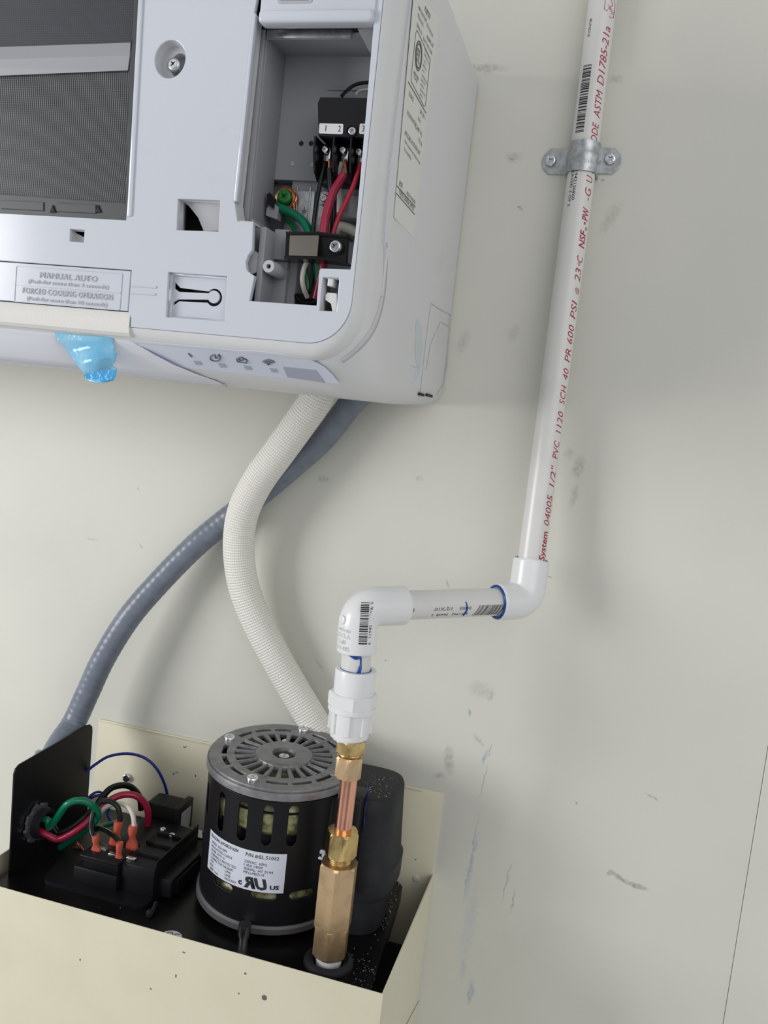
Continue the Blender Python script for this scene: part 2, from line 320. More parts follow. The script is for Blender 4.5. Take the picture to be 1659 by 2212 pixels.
def screw_head(name, parent, p, axis, r, h=None, m='steel', cross=True, smooth=40, label=None):
    """pan head with a cross recess; the axis points out of the surface"""
    p = Vector(p); ax = Vector(axis).normalized(); h = h or r * .6; bm = bmesh.new()
    lathe(bm, p, ax, [(-h * .6, r * .5), (0, r * .5), (0, r), (h * .45, r), (h * .8, r * .93), (h * .97, r * .78), (h, r * .62), (h, r * .60)], 28, capends=False)
    n, b_ = frame_of(ax); n, b_ = (n + b_).normalized(), (n - b_).normalized()
    # cross shaped recess: star ring inside the flat crown, sunk floor
    ring = []
    for k in range(28):
        a = 2 * PI * k / 28; s = r * .34; ring.append((a, s))
    star_t, star_b = [], []
    for k in range(16):
        a = 2 * PI * k / 16; w = r * (.56 if k % 4 == 0 else (.15 if k % 4 == 2 else .26))
        d = n * math.cos(a) + b_ * math.sin(a); star_t.append(p + ax * h * .99 + d * w * 1.0); star_b.append(p + ax * h * .30 + d * w * .55)
    top = [bm.verts.new(q) for q in star_t]; bot = [bm.verts.new(q) for q in star_b]
    for k in range(16): bm.faces.new((top[k], top[(k + 1) % 16], bot[(k + 1) % 16], bot[k]))
    bm.faces.new(bot)
    # flat annulus between crown ring and star, by nearest matching
    outer = [bm.verts.new(p + ax * h + (n * math.cos(2 * PI * k / 16) + b_ * math.sin(2 * PI * k / 16)) * r * .61) for k in range(16)]
    for k in range(16): bm.faces.new((outer[k], outer[(k + 1) % 16], top[(k + 1) % 16], top[k]))
    o = obj(name, bm, mt[m], parent, smooth)
    if label: o['label'] = label
    return o
def wire(name, pts, r, m, parent=None, seg=12, n=10):
    bm = bmesh.new(); tube(bm, spline(pts, n), r, seg); return obj(name, bm, mt[m], parent, 60)
def strands(bm, a, b_, r, n, spread, rs=0.00022, mid=None):
    a, b_ = Vector(a), Vector(b_); n1, n2 = frame_of(b_ - a)
    for k in range(n):
        t = 2 * PI * k / n + random.random(); q = random.uniform(.3, 1)
        o1 = (n1 * math.cos(t) + n2 * math.sin(t)) * r * q; o2 = (n1 * math.cos(t + .6) + n2 * math.sin(t + .6)) * spread * q
        tube(bm, spline([a + o1, a.lerp(b_, .5) + (o1 + o2) * .55, b_ + o2], 5), rs, 6)

# ================================================================== SETTING
bm = bmesh.new(); box(bm, -2.2, 0.1475, 0, 0.06, 0.2, 2.9)
w = obj('wall_back', bm, mt['wall'], None, None); w['kind'] = 'structure'
bm = bmesh.new(); box(bm, 0.1479, 1.9, -0.0011, 0.059, 0.2, 2.9, 0.0007, 2)
w = obj('trim_1', bm, mt['wall'], None, None); w['kind'] = 'structure'

# ================================================================== INDOOR UNIT
F = -0.25; XR = -0.1428; XL = -0.95; ZT = 1.886
ac = thing('air_conditioner', 'large white wall-mounted indoor air conditioner with its cover off and wiring exposed', 'air conditioner', (-0.55, 0, 1.612))
# shell: rounded rectangular rings swept from the wall to the front
rings = [(-0.002, -0.1445, 1.6205, .012), (-0.012, XR, 1.6165, .014), (-0.10, XR, 1.6125, .016), (-0.17, XR, 1.6115, .018), (-0.19, XR, 1.6118, .020), (-0.203, -.1430, 1.6128, .024),
         (-0.213, -.1432, 1.6150, .028), (-0.222, -.1437, 1.6190, .031), (-0.231, -.1445, 1.6240, .032), (-0.237, -.1455, 1.6278, .032), (-0.2385, -.1462, 1.6292, .032), (-0.2425, -.1466, 1.6300, .031), (-0.246, -.1480, 1.6325, .028), (-0.2485, -.1495, 1.6355, .026), (-0.2497, -.1512, 1.6385, .025), (-.2465, -.1520, 1.6392, .0245)]
bm = bmesh.new(); R_ = []
for (y, xr, zb, rc) in rings:
    pts = [(XL, zb)]
    for k in range(13): a = math.radians(270 + 90 * k / 12); pts.append((xr - rc + rc * math.cos(a), zb + rc + rc * math.sin(a)))
    rt = 0.012
    for k in range(9): a = math.radians(90 * k / 8); pts.append((xr - rt + rt * math.cos(a), ZT - rt + rt * math.sin(a)))
    pts.append((XL, ZT)); R_.append([bm.verts.new((x, y, z)) for x, z in pts])
for a, b_ in zip(R_, R_[1:]):
    for k in range(len(a)): bm.faces.new((a[k], a[(k + 1) % len(a)], b_[(k + 1) % len(a)], b_[k]))
bm.faces.new(R_[0][::-1])
from mathutils.bvhtree import BVHTree
bmesh.ops.recalc_face_normals(bm, faces=bm.faces); bm.normal_update(); hb = BVHTree.FromBMesh(bm)
def HS(u, v, off=.0002):
    h, n, i, d = hb.ray_cast(CAMP, ray(u, v).normalized())
    return h + (n if n.dot(ray(u, v)) < 0 else -n) * off
obj('housing', bm, mt['ac_shell'], ac, 30)
# front plate with its openings
def pf(u, v, y=F): p = PY(u, v, y); return (p.x, p.z)
outer = [(XL, 1.6722), (-.2905, 1.6722), (-.2905, 1.6475), (-.2884, 1.6440), (-.2884, 1.6387)]
for k in range(13): a = math.radians(270 + 90 * k / 12); outer.append((-.1514 - .0250 + .0250 * math.cos(a), 1.6387 + .0250 + .0250 * math.sin(a)))
outer += [(-.1515, ZT - .001), (XL, ZT - .001)]
opening = [pf(549, 30), pf(507, 435), pf(513, 478), pf(547, 481), pf(545, 540), pf(536, 552), pf(531, 567), pf(533, 583), pf(543, 592), pf(550, 596), pf(539, 650), pf(684, 660), pf(690, 584), pf(694, 580), pf(757, 582), pf(758.5, 575), pf(768, 500), pf(783, 330), pf(809, 30), (-.155, 1.860), (-.2215, 1.860)]
grille_hole = [(XL + .02, 1.7015), (-.2968, 1.7010), (-.2968, 1.868), (XL + .02, 1.868)]
keybox = [pf(364, 588), pf(491, 597), pf(485, 694), pf(359, 685)]
bm = bmesh.new()
front_sheet(bm, [outer, opening, grille_hole, keybox, [pf(385, 430), pf(475, 433), pf(472, 500), pf(382, 497)], [pf(152, 495), pf(183, 497), pf(181, 524), pf(151, 521)],
                 [pf(697.5, 599), pf(733, 600.5), pf(727, 673), pf(690, 671)], [(-.2762 + .0098 * math.cos(2 * PI * k / 40), 1.7930 + .0106 * math.sin(2 * PI * k / 40)) for k in range(40)]], F - .0003, .003, .0004)
obj('front_panel', bm, mt['ac_white'], ac, 30)
# raised rib along the filter and along the wiring opening
for (u0, v0, u1, v1, w_) in ((301, -10, 276, 468, .0016), (547, 30, 506, 436, .0011)):
    a, b_ = PY(u0, v0, F), PY(u1, v1, F); bm = bmesh.new()
    box(bm, -w_ , w_, -.0014, .004, -abs(a.z - b_.z) / 2, abs(a.z - b_.z) / 2, .0007, 2, Matrix.Translation(((a.x + b_.x) / 2 + w_, F, (a.z + b_.z) / 2)) @ Matrix.Rotation(math.atan2(a.x - b_.x, a.z - b_.z), 4, 'Y'))
    obj('edge_rib', bm, mt['ac_white'], ac, 30)
# recess walls behind holes
def hole_well(name, lp, y0, y1, m, parent=ac, shrink=1.0, floor=True, floor_m=None):
    bm = bmesh.new(); c = Vector((sum(p[0] for p in lp) / len(lp), 0, sum(p[1] for p in lp) / len(lp)))
    a = [bm.verts.new((p[0], y0, p[1])) for p in lp]; b_ = [bm.verts.new((c.x + (p[0] - c.x) * shrink, y1, c.z + (p[1] - c.z) * shrink)) for p in lp]
    n = len(lp)
    for i in range(n): bm.faces.new((a[i], a[(i + 1) % n], b_[(i + 1) % n], b_[i]))
    if floor: bm.faces.new(b_)
    o = obj(name, bm, mt[m], parent, 30)
    md = o.modifiers.new('shell', 'SOLIDIFY'); md.thickness = 0.0006; md.offset = 0
    return o
hole_well('clip_pocket', [pf(385, 430), pf(475, 433), pf(472, 500), pf(382, 497)], F + .002, F + .012, 'grey_light', floor=False)
hole_well('clip_pocket', [pf(152, 495), pf(183, 497), pf(181, 524), pf(151, 521)], F + .002, F + .007, 'grey_light', floor=False)
# slanted tongue seen in the square pocket
bm = bmesh.new(); poly_prism(bm, [PY(390, 432, F + .006), PY(474, 434, F + .006), PY(473, 499, F + .009), PY(440, 499, F + .009), PY(428, 470, F + .008), PY(408, 445, F + .006)], (0, .002, 0)); obj('clip_tongue', bm, mt['grey_light'], ac, 30)
bm = bmesh.new(); poly_prism(bm, [PY(152, 497, F + .004), PY(181, 512, F + .005), PY(181, 524, F + .005), PY(152, 522, F + .004)], (0, .002, 0)); obj('clip_tongue', bm, mt['grey_light'], ac, 30)
# screw well with screw
c0 = Vector((-.2762, F, 1.7930)); bm = bmesh.new(); rr = []
for (dy, rx, rz, ox, oz) in ((.001, .0102, .0110, 0, 0), (.006, .0090, .0098, .0004, -.0004), (.0062, .0062, .0072, .0030, -.0012), (.012, .0058, .0068, .0030, -.0012)):
    rr.append([bm.verts.new((c0.x + ox + rx * math.cos(2 * PI * k / 40), F + dy, c0.z + oz + rz * math.sin(2 * PI * k / 40))) for k in range(40)])
for a, b_ in zip(rr, rr[1:]):
    for k in range(40): bm.faces.new((a[k], a[(k + 1) % 40], b_[(k + 1) % 40], b_[k]))
bm.faces.new(rr[-1])
o = obj('screw_well', bm, mt['grey_light'], ac, 30); md = o.modifiers.new('shell', 'SOLIDIFY'); md.thickness = .0005; md.offset = 0
screw_head('housing_screw', ac, PY(378, 142, F + .007), (0, -1, .05), .0040, .0026)
# keyhole recess
hole_well('key_recess', keybox, F + .002, F + .0045, 'ac_white', shrink=.90, floor=False)
def z4(x, z): return (x / 3.19, 450 + z / 3.19)
def z4p(x, z, y): return pf(*z4(x, z), y)
yk = F + .0042
kc = z4p(1475, 615, yk); kr = 62 / 3.19 * .000262
ring = [(kc[0] + kr * math.cos(a), kc[1] + kr * math.sin(a)) for a in [math.radians(140 - 280 * k / 20) for k in range(21)]]
khole = [z4p(1205, 508, yk), z4p(1242, 548, yk)] + ring + [z4p(1235, 640, yk), z4p(1195, 670, yk)]
kin = [(lambda p, q: (q[0] + (p[0] - q[0]) * .9, q[1] + (p[1] - q[1]) * .9))(p, (sum(a[0] for a in keybox) / 4, sum(a[1] for a in keybox) / 4)) for p in keybox]
kout = [(lambda p, q: (q[0] + (p[0] - q[0]) * .93, q[1] + (p[1] - q[1]) * .93))(p, (sum(a[0] for a in keybox) / 4, sum(a[1] for a in keybox) / 4)) for p in keybox]
bm = bmesh.new(); front_sheet(bm, [kout, khole], yk, .0012, .0001); obj('key_plate', bm, mt['ac_white'], ac, 30)
kr2 = kr * .74; ring = [(kc[0] - .0003 + kr2 * math.cos(a), kc[1] + .0004 + kr2 * math.sin(a)) for a in [math.radians(150 - 300 * k / 20) for k in range(21)]]
bm = bmesh.new(); front_sheet(bm, [[z4p(1180, 535, yk), z4p(1235, 575, yk)] + ring + [z4p(1230, 628, yk), z4p(1180, 655, yk)]], yk - .0002, .0014, .0003); obj('key_tongue', bm, mt['ac_white'], ac, 30)
bm = bmesh.new(); box(bm, -.2640, -.2270, yk + .006, yk + .007, 1.646, 1.6735); obj('gap_shade_plate', bm, mt['void'], ac, None)  # near-black sheet stands in for the shade behind the key slot
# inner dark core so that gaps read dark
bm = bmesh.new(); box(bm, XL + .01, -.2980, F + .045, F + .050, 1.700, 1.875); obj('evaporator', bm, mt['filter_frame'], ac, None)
bm = bmesh.new(); box(bm, -.2960, -.2300, F + .020, F + .022, 1.640, 1.875); obj('gap_shade_plate', bm, mt['void'], ac, None)
bm = bmesh.new(); box(bm, -.380, -.300, F + .012, F + .014, 1.684, 1.699); obj('gap_shade_plate', bm, mt['void'], ac, None)
# filter
flt = obj('filter_frame', (lambda b: (front_sheet(b, [[pf(-450, -200), pf(312, -200), pf(303, 0), pf(275, 478), pf(-450, 430)], [pf(-400, -150), pf(290, -60), pf(282, 92), pf(276, 152), pf(268, 437), pf(-400, 388)]], F + .0015, .004, .0004), b)[1])(bmesh.new()), mt['filter_frame'], ac, 30)
for (us, n_) in (([0, 92], 0), ([120, 205], 1)):
    bm = bmesh.new(); front_sheet(bm, [round_poly([(*pf(us[0] + 2, 432 + us[0] * .05, F), 0), (*pf(us[1], 434 + us[1] * .05, F), 0), (*pf(us[1], 452 + us[1] * .05, F), 0), (*pf(us[0] + 2, 450 + us[0] * .05, F), 0)], .0015)] if False else [[pf(us[0], 431 + us[0] * .05), pf(us[1], 431 + us[1] * .05), pf(us[1], 450 + us[1] * .05), pf(us[0], 450 + us[0] * .05)]], F + .0008, .001, .0003)
    obj('pull_tab', bm, mt['filter_frame'], flt, 30)
for u in (112, 210):
    bm = bmesh.new(); front_sheet(bm, [[pf(u - 6, 458), pf(u, 442), pf(u + 6, 458)]], F + .0005, .001, .0001); obj('arrow_mark', bm, mt['slot'], flt, 30)
def net(name, quad, m, bulge=0.0, nx=24, nz=16):
    bm = bmesh.new(); a, b_, c, d = [Vector(q) for q in quad]; g = []
    for i in range(nz + 1):
        row = []
        for j in range(nx + 1):
            s, t = j / nx, i / nz; p = (a.lerp(b_, s)).lerp(d.lerp(c, s), t); p = p + Vector((0, bulge * math.sin(PI * t) * (0.6 + 0.4 * math.sin(7 * s)), 0)); row.append(bm.verts.new(p))
        g.append(row)
    for i in range(nz):
        for j in range(nx): bm.faces.new((g[i][j], g[i][j + 1], g[i + 1][j + 1], g[i + 1][j]))
    return obj(name, bm, mt[m], flt, 180)
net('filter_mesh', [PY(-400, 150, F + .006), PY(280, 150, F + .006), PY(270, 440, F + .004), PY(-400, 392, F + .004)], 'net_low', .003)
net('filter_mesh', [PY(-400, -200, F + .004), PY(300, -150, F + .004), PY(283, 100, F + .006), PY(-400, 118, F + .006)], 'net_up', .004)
bm = bmesh.new(); a, b_ = PY(-400, 115, F + .004), PY(282, 92, F + .004); c, d = PY(-400, 180, F + .004), PY(276, 152, F + .004); ee, ff = PY(-400, 140, F + .0012), PY(280, 120, F + .0012)
for q in ((a, b_, ff, ee), (ee, ff, d, c)): bm.faces.new([bm.verts.new(p) for p in q])
bmesh.ops.remove_doubles(bm, verts=bm.verts, dist=1e-6)
o = obj('crossbar', bm, mt['grey_plastic'], flt, None); md = o.modifiers.new('t', 'SOLIDIFY'); md.thickness = .002; md.offset = -1 if o.data.polygons[0].normal.y < 0 else 1
# operation switch cover with raised writing
cov = [(XL + .012, 1.6476), pf(279, 684), pf(284, 584.5), (XL + .012, 1.6719)]
bm = bmesh.new(); front_sheet(bm, [[(XL + .012, 1.6480), (-.2911, 1.6480), (-.2911, 1.6717), (XL + .012, 1.6717)]], F - .0002, .002, .0004); sc = obj('switch_cover', bm, mt['ac_white'], ac, 30)
bm = bmesh.new(); q0 = [PY(*p, F) for p in ((36, 573), (265, 589.5), (260, 672.6), (30, 650.6))]; x0_, x1_, z1_, z0_ = (q0[0].x + q0[3].x) / 2, (q0[1].x + q0[2].x) / 2, (q0[0].z + q0[1].z) / 2, (q0[2].z + q0[3].z) / 2
A_ = rrect(x0_, x1_, z0_, z1_, .0015); B_ = rrect(x0_ + .0005, x1_ - .0005, z0_ + .0005, z1_ - .0005, .0012); front_sheet(bm, [A_, B_], F - .0006, .0006); zm_ = (PY(33, 614.5, F).z + PY(263, 635, F).z) / 2
front_sheet(bm, [[(x0_, zm_), (x1_, zm_), (x1_, zm_ + .0003), (x0_, zm_ + .0003)]], F - .0006, .0006); obj('raised_outline', bm, mt['ac_white'], sc, 30)
bm = bmesh.new()
for s, u0, v0, u1, h in (('MANUAL AUTO', 87, 600, 210, .0034), ('(Push for more than 3 seconds)', 62, 611, 234, .0022), ('FORCED COOLING OPERATION', 50, 633, 243, .0034), ('(Push for more than 10 seconds)', 59, 648, 231, .0022)):
    a = PY(u0, v0, F); b_ = PY(u1, v0 + (u1 - u0) * .085, F)
    merge_mesh(bm, text_fit(s, b_.x - a.x, h), lambda c, a=a: Vector((a.x + c.x, F - .0007 - c.z, a.z + c.y)))
me_ = obj('raised_lettering', bm, mt['emboss'], sc, 30); md = me_.modifiers.new('t', 'SOLIDIFY'); md.thickness = .0003; md.offset = 0
# index lines from cover to column
bm = bmesh.new()
for (x0, z0, x1, z1) in ((905, 542, 1078, 551), (905, 590, 1072, 600)):
    a, b_ = PY(*z4(x0, z0), F), PY(*z4(x1, z1), F); box(bm, a.x, b_.x, F - .0008, F, b_.z - .0001, b_.z + .0001); box(bm, b_.x - .0002, b_.x + .0002, F - .0008, F, b_.z - .0002, b_.z + .0012)
obj('index_line', bm, mt['emboss'], ac, None)
# textured lip under the cover
bm = bmesh.new(); yy = [(F + .0004, 1.6474), (F - .0006, 1.6455), (F - .0010, 1.6400), (F - .0004, 1.6350), (F + .0015, 1.6330), (F + .006, 1.6328), (F + .006, 1.6474)]
g = [[bm.verts.new((x, y, z)) for (y, z) in yy] for x in (XL + .012, -.2925, -.2890)]
for i, v_ in enumerate(g[1]):
    if yy[i][1] < 1.637: g[1][i].co.x = -.2900
for a, b_ in zip(g, g[1:]):
    for k in range(len(yy)): bm.faces.new((a[k], a[(k + 1) % len(yy)], b_[(k + 1) % len(yy)], b_[k]))
bm.faces.new(g[0]); bm.faces.new(g[-1][::-1]); obj('grip_lip', bm, mt['ac_lip'], ac, 30)
# sloping underside: louver, display strip
pS = Vector((0, -.2385, 1.6288)); nS = Vector((0, -(1.6288 - 1.6150), -(.2385 - .213))).normalized()
nS = Vector((0, -.49, -.87)).normalized() if False else Vector((0, -(1.6290 - 1.6150), (-.213 + .2385) * -1)).normalized()
def sl(u, v, d=0.0): return PP(u, v, pS, nS) + nS * d
def slope_sheet(bm, px, d, th=.0006):
    poly_prism(bm, [sl(u, v, d) for u, v in px], -nS * th)
lv = [(-.95, 1.6315, -.2435), (-.2950, 1.6315, -.2435), (-.2905, 1.6300, -.2420), (-.2780, 1.6240, -.2345), (-.2650, 1.6180, -.2230), (-.2560, 1.6150, -.2145), (-.2500, 1.6128, -.2045), (-.95, 1.6128, -.2045)]
bm = bmesh.new()
rowsz = [(1.6318, -.2440, -.2925), (1.6290, -.2412, -.2880), (1.6245, -.2360, -.2800), (1.6195, -.2275, -.2700), (1.6155, -.2185, -.2590), (1.6128, -.2085, -.2500), (1.6108, -.1950, -.2480)]
g = [[bm.verts.new((XL + .01, y, z)), bm.verts.new((x, y, z))] for z, y, x in rowsz]
for a, b_ in zip(g, g[1:]): bm.faces.new((a[0], a[1], b_[1], b_[0]))
lo = obj('louver', bm, mat('louver_lit_white', lin(228, 230, 238), .22), ac, 60); md = lo.modifiers.new('t', 'SOLIDIFY'); md.thickness = .0012; md.offset = 0  # paler copy of the shell plastic, paints in light bounced from the floor
dp = [(293, 734), (400, 744), (505, 754), (560, 757), (610, 763), (635, 768), (655, 771), (669, 775), (686, 783), (702, 793), (718, 808), (733, 827), (640, 818), (520, 804), (400, 792), (348, 788), (325, 771), (308, 754)]
bm = bmesh.new(); slope_sheet(bm, dp, .0008); dpo = obj('display_panel', bm, mt['panel_blue'], ac, None)
bm = bmesh.new(); slope_sheet(bm, [(612, 789), (682, 796), (703, 824), (622, 812)], .0011); obj('signal_window', bm, mt['led_grey'], dpo, None)
for (u, v) in ((428, 781), (481, 786.5), (536, 791.5), (592, 797)):
    bm = bmesh.new(); slope_sheet(bm, [(u - 9, v - 5), (u + 4, v - 4), (u + 9, v + 4), (u - 3, v + 4)], .0012); obj('status_lens', bm, mt['led_grey'], dpo, None)
exS = Vector((1, 0, 0)); eyS = nS.cross(exS); eyS = -eyS if eyS.z < 0 else eyS
def icon(name, lines, th=.00035):
    bm = bmesh.new()
    for ln in lines: tube(bm, [sl(u, v, .0012) for u, v in ln], th, 6)
    obj(name, bm, mt['grey_ink'], dpo, 60)
def arcpx(cx, cy, r, a0, a1, n=12, ry=None): return [(cx + r * math.cos(math.radians(a0 + (a1 - a0) * k / n)), cy + (ry or r) * math.sin(math.radians(a0 + (a1 - a0) * k / n))) for k in range(n + 1)]
icon('power_icon', [[(408, 760), (416, 768)]])
icon('timer_icon', [arcpx(466, 770, 11, -60, 270, 16, 7), [(466, 765), (466, 770), (472, 770)], [(474, 762), (477, 768)]])
icon('economy_icon', [[(512, 772), (514, 778), (534, 781), (535, 775), (529, 771)], [(512, 772), (518, 770)], arcpx(522, 772, 5, 0, 360, 10, 3.5)])
icon('wireless_icon', [arcpx(581, 785, 15, 215, 330, 8, 11), arcpx(581, 785, 10, 215, 330, 8, 7), arcpx(581, 785, 5, 215, 330, 6, 3), arcpx(581, 784, 1, 0, 360, 6)])
# upper flap above the wiring opening
bm = bmesh.new(); P0 = [PY(550, -60, F), PY(809, -60, F), PY(808, 30, F), PY(549, 26, F)]
box(bm, -.2222, -.1550, F - .0015, F + .002, 1.8170, 1.8560, .0008); box(bm, -.2220, -.1552, F - .004, F + .006, 1.8115, 1.8185, .0022, 3)
up = obj('upper_flap', bm, mt['ac_white'], ac, 30)
bm = bmesh.new(); A_ = rrect(-.2120, -.1915, 1.8222, 1.8320, .0015); front_sheet(bm, [A_], F - .0019, .0008, .0001); obj('flap_recess', bm, mt['grey_light'], up, 30)
bm = bmesh.new(); front_sheet(bm, [rrect(-.2105, -.1930, 1.8235, 1.8310, .0010)], F - .0022, .0005, 0); obj('flap_catch', bm, mt['grey_plastic'], up, 30)
# latch hooks in the small corner hole
bm = bmesh.new(); box(bm, *sorted((PY(712, 600, -.246).x, PY(724, 600, -.246).x)), -.249, -.240, PY(716, 620, -.246).z, PY(716, 598, -.246).z, .0005); obj('latch_hook', bm, mt['ac_shell'], ac, 30)
bm = bmesh.new(); poly_prism(bm, [PY(703, 637, -.248), PY(708, 632, -.248), PY(727, 634, -.248), PY(728, 675, -.248), PY(718, 673, -.248), PY(715, 656, -.248), PY(703, 648, -.248)], (0, .006, 0)); obj('latch_hook', bm, mt['ac_shell'], ac, 30)
hole_well('latch_pocket', [pf(697.5, 599), pf(733, 600.5), pf(727, 673), pf(690, 671)], F + .001, F + .014, 'grey_light', floor=False)
# side vent corner with hooks near the wall
bm = bmesh.new()
for (u, v, u2, v2) in ((906, 851, 916, 852), (922, 853, 934, 854)):
    a, b_ = PX(u, v, XR), PX(u2, v2, XR); box(bm, XR - .001, XR + .0004, a.y, b_.y, a.z - .0010, a.z + .0010)
obj('vent_slot', bm, mt['slot'], ac, None)
bm = bmesh.new()
for ln in ([(931, 655), (953, 670), (975, 681)], [(931, 655), (922, 720), (914, 790), (908, 848)], [(943, 715), (951, 697), (956, 698), (971, 706)], [(971, 680), (966, 790), (957, 830), (944, 852)], [(940, 720), (930, 745), (920, 800)]):
    tube(bm, [PX(u, v, XR + .0002) for u, v in ln], .00025, 6)
obj('cutout_groove', bm, mt['grey_light'], ac, 60)
bm = bmesh.new(); tube(bm, spline([PX(889, -10, XR), PX(871, 130, XR), PX(852, 290, XR), PX(838, 420, XR), PX(830, 530, XR + .0002)], 8), .0004, 8); obj('side_seam', bm, mt['ac_white'], ac, 60)
bm = bmesh.new(); a, b_ = PX(826, 640, XR), PX(829, 530, XR); box(bm, -.1440, -.1424, a.y - .001, a.y + .0012, a.z, b_.z, .0005); obj('side_key', bm, mt['ac_shell'], ac, 30)
bm = bmesh.new(); ga = [(829, 525), (828, 580), (822, 640), (812, 680), (799, 710), (780, 736), (757, 760), (736, 776)]; gb_ = [(836, 525), (836, 582), (830, 645), (819, 690), (805, 722), (784, 749), (760, 770), (742, 783)]
dn2 = lambda l: [(p.x, p.y) for p in spline([(u, v, 0) for u, v in l], 8)]
ga, gb_ = dn2(ga), dn2(gb_)
va = [bm.verts.new(HS(*p, .0002)) for p in ga]; vb = [bm.verts.new(HS(*p, .0002)) for p in gb_]; gm = mat('groove_shade', lin(196, 197, 199), .5)
for k in range(len(ga) - 1): bm.faces.new((va[k], va[k + 1], vb[k + 1], vb[k]))
o = obj('corner_groove', bm, gm, ac, 60); md = o.modifiers.new('t', 'SOLIDIFY'); md.thickness = .0003; md.offset = 0  # flat darker strip, the shade of a depression put into its colour
# blue smear left on the side by the film
smear = bmesh.new(); pt = [(901, 690), (911, 712), (913, 750), (909, 785), (903, 800), (897, 775), (896, 730), (898, 700)]
o = obj('film_residue_patch', (lambda b: (b.faces.new([b.verts.new(HS(*p, .0001)) for p in pt]), b)[1])(bmesh.new()), mat('pale_blue_residue', lin(196, 205, 208), .4), ac, None)
for ln, r in (([(900, 690), (896, 730), (897, 770), (906, 790), (912, 770), (911, 720), (903, 690)], .0002), ([(885, 790), (900, 792), (905, 775)], .0003), ([(888, 830), (898, 805), (906, 790)], .0005), ([(894, 826), (904, 802), (906, 780)], .0004), ([(902, 815), (908, 790)], .0004)):
    tube(smear, spline([HS(u, v, 0) for u, v in ln], 6), r * .7, 6)
o = obj('blue_film_residue', smear, mat('blue_residue', lin(168, 194, 212), .5), ac, 60); o['label'] = 'thin blue film residue streaks'
# service label on the side
lab = thing('rating_label', 'tall off-white rating label printed in grey on the side of the air conditioner', 'label', (XR, -.2, 1.75)) if False else None
bm = bmesh.new(); corners = [PX(895, -25, XR), PX(948, 40, XR), PX(892, 512, XR), PX(851, 470, XR)]
poly_prism(bm, [c_ + Vector((.0002, 0, 0)) for c_ in corners], (-.0003, 0, 0)); lb = obj('rating_label', bm, mat('label_stock', lin(216, 217, 212), .5), ac, None); lb['label'] = 'off-white rating label'
bm = bmesh.new()
def side_text(s, u0, v0, u1, v1, h, **k):
    a, b_ = PX(u0, v0, XR), PX(u1, v1, XR)
    merge_mesh(bm, text_fit(s, b_.y - a.y, h, **k), lambda c: Vector((XR + .00035, a.y + c.x, (a.z * (1 - c.x / (b_.y - a.y)) + b_.z * (c.x / (b_.y - a.y))) + c.y)))
side_text('FUJITSU', 916, 23, 928, 43, .0030, shear=.2, bold=.01)
side_text('AIR', 902.5, 18, 907, 27, .0022); side_text('CONDITIONER', 907, 28, 920, 50, .0022); side_text('(SPLIT TYPE) INDOOR UNIT', 920, 56, 934, 83, .0022)
side_text('MODEL ASU12RLF1', 901, 36, 913, 60, .0024); side_text('SERIAL No.', 899, 56, 911, 78, .0022); side_text('INPUT', 921, 83, 935, 106, .0022); side_text('E 017 017 0199', 913, 86, 932, 121, .0022)
side_text('APPROVED', 892, 158, 903, 175, .0018, bold=.01); side_text('US', 893, 168, 900, 181, .0018)
for i, (u, v, u2, v2) in enumerate(((916, 108, 925, 125), (915, 118, 926, 141), (914, 132, 919, 142), (912, 142, 920, 155), (911, 153, 916, 160), (910, 164, 921, 182), (908, 174, 918, 186), (907, 184, 914, 193), (906, 195, 918, 211), (905, 205, 912, 214))):
    side_text('CONFORMS TO UL STD' if i % 2 == 0 else 'CERTIFIED CSA', u, v, u2, v2, .0015)
side_text('SOURCE', 882, 205, 892, 222, .0026); side_text('208 / 230 V ~', 906, 243, 918, 262, .0024); side_text('60 Hz', 902, 258, 907, 267, .0022); pass
side_text('INDOOR FAN MOTOR', 878, 247, 897, 275, .0026); side_text('(240 V)', 896, 275, 910, 296, .0026); side_text('0.3 A', 903, 304, 910, 318, .0024)
side_text('APPLICABLE OUTDOOR UNIT', 873, 290, 906, 337, .0026); side_text('Refer to operation and installation manual', 873, 307, 906, 356, .0020); side_text('for compatibility', 872, 324, 887, 346, .0020)
side_text('IPX0', 861, 401, 868, 407, .0030); side_text('MADE IN THAILAND', 877, 420, 896, 442, .0022); side_text('FUJITSU GENERAL LIMITED', 861, 419, 893, 456, .0026)
def side_line(px, r=.0003, closed=False):
    pts = [PX(u, v, XR + .0003) for u, v in px]; pts = pts + [pts[0]] if closed else pts; tube(bm, pts, r, 6)
side_line([(858, 402), (897, 447)]); side_line([(856.5, 418), (895.5, 463)]); side_line([(882, 177), (920, 244)]); side_line([(901, 65), (898, 72), (888, 168), (889, 177), (916, 230), (919, 228), (929, 130), (928, 125)], .00022, True)
c_ = PX(903, 121, XR)
for rr_ in (.0078, .0064):
    tube(bm, [Vector((XR + .0003, c_.y + rr_ * math.cos(t * PI / 16), c_.z + rr_ * math.sin(t * PI / 16))) for t in range(33)], .0004, 6)
merge_mesh(bm, text_fit('ETL', .0075, .0070, bold=.015), lambda c: Vector((XR + .0004, c_.y - .0037 + c.x, c_.z - .0035 + c.y)))
obj('printed_text', bm, mt['grey_ink'], lb, None)

bm = bmesh.new(); L_ = [PY(549, 30, F + .001), PY(507, 435, F + .001), PY(513, 478, F + .001), PY(547, 481, F + .001)]
for a, b_ in zip(L_, L_[1:]): bm.faces.new([bm.verts.new(q) for q in (a, b_, b_ + Vector((0, .0105, 0)), a + Vector((0, .0105, 0)))])
o = obj('opening_return', bm, mt['ac_shell'], ac, None); md = o.modifiers.new('t', 'SOLIDIFY'); md.thickness = .001; md.offset = 0
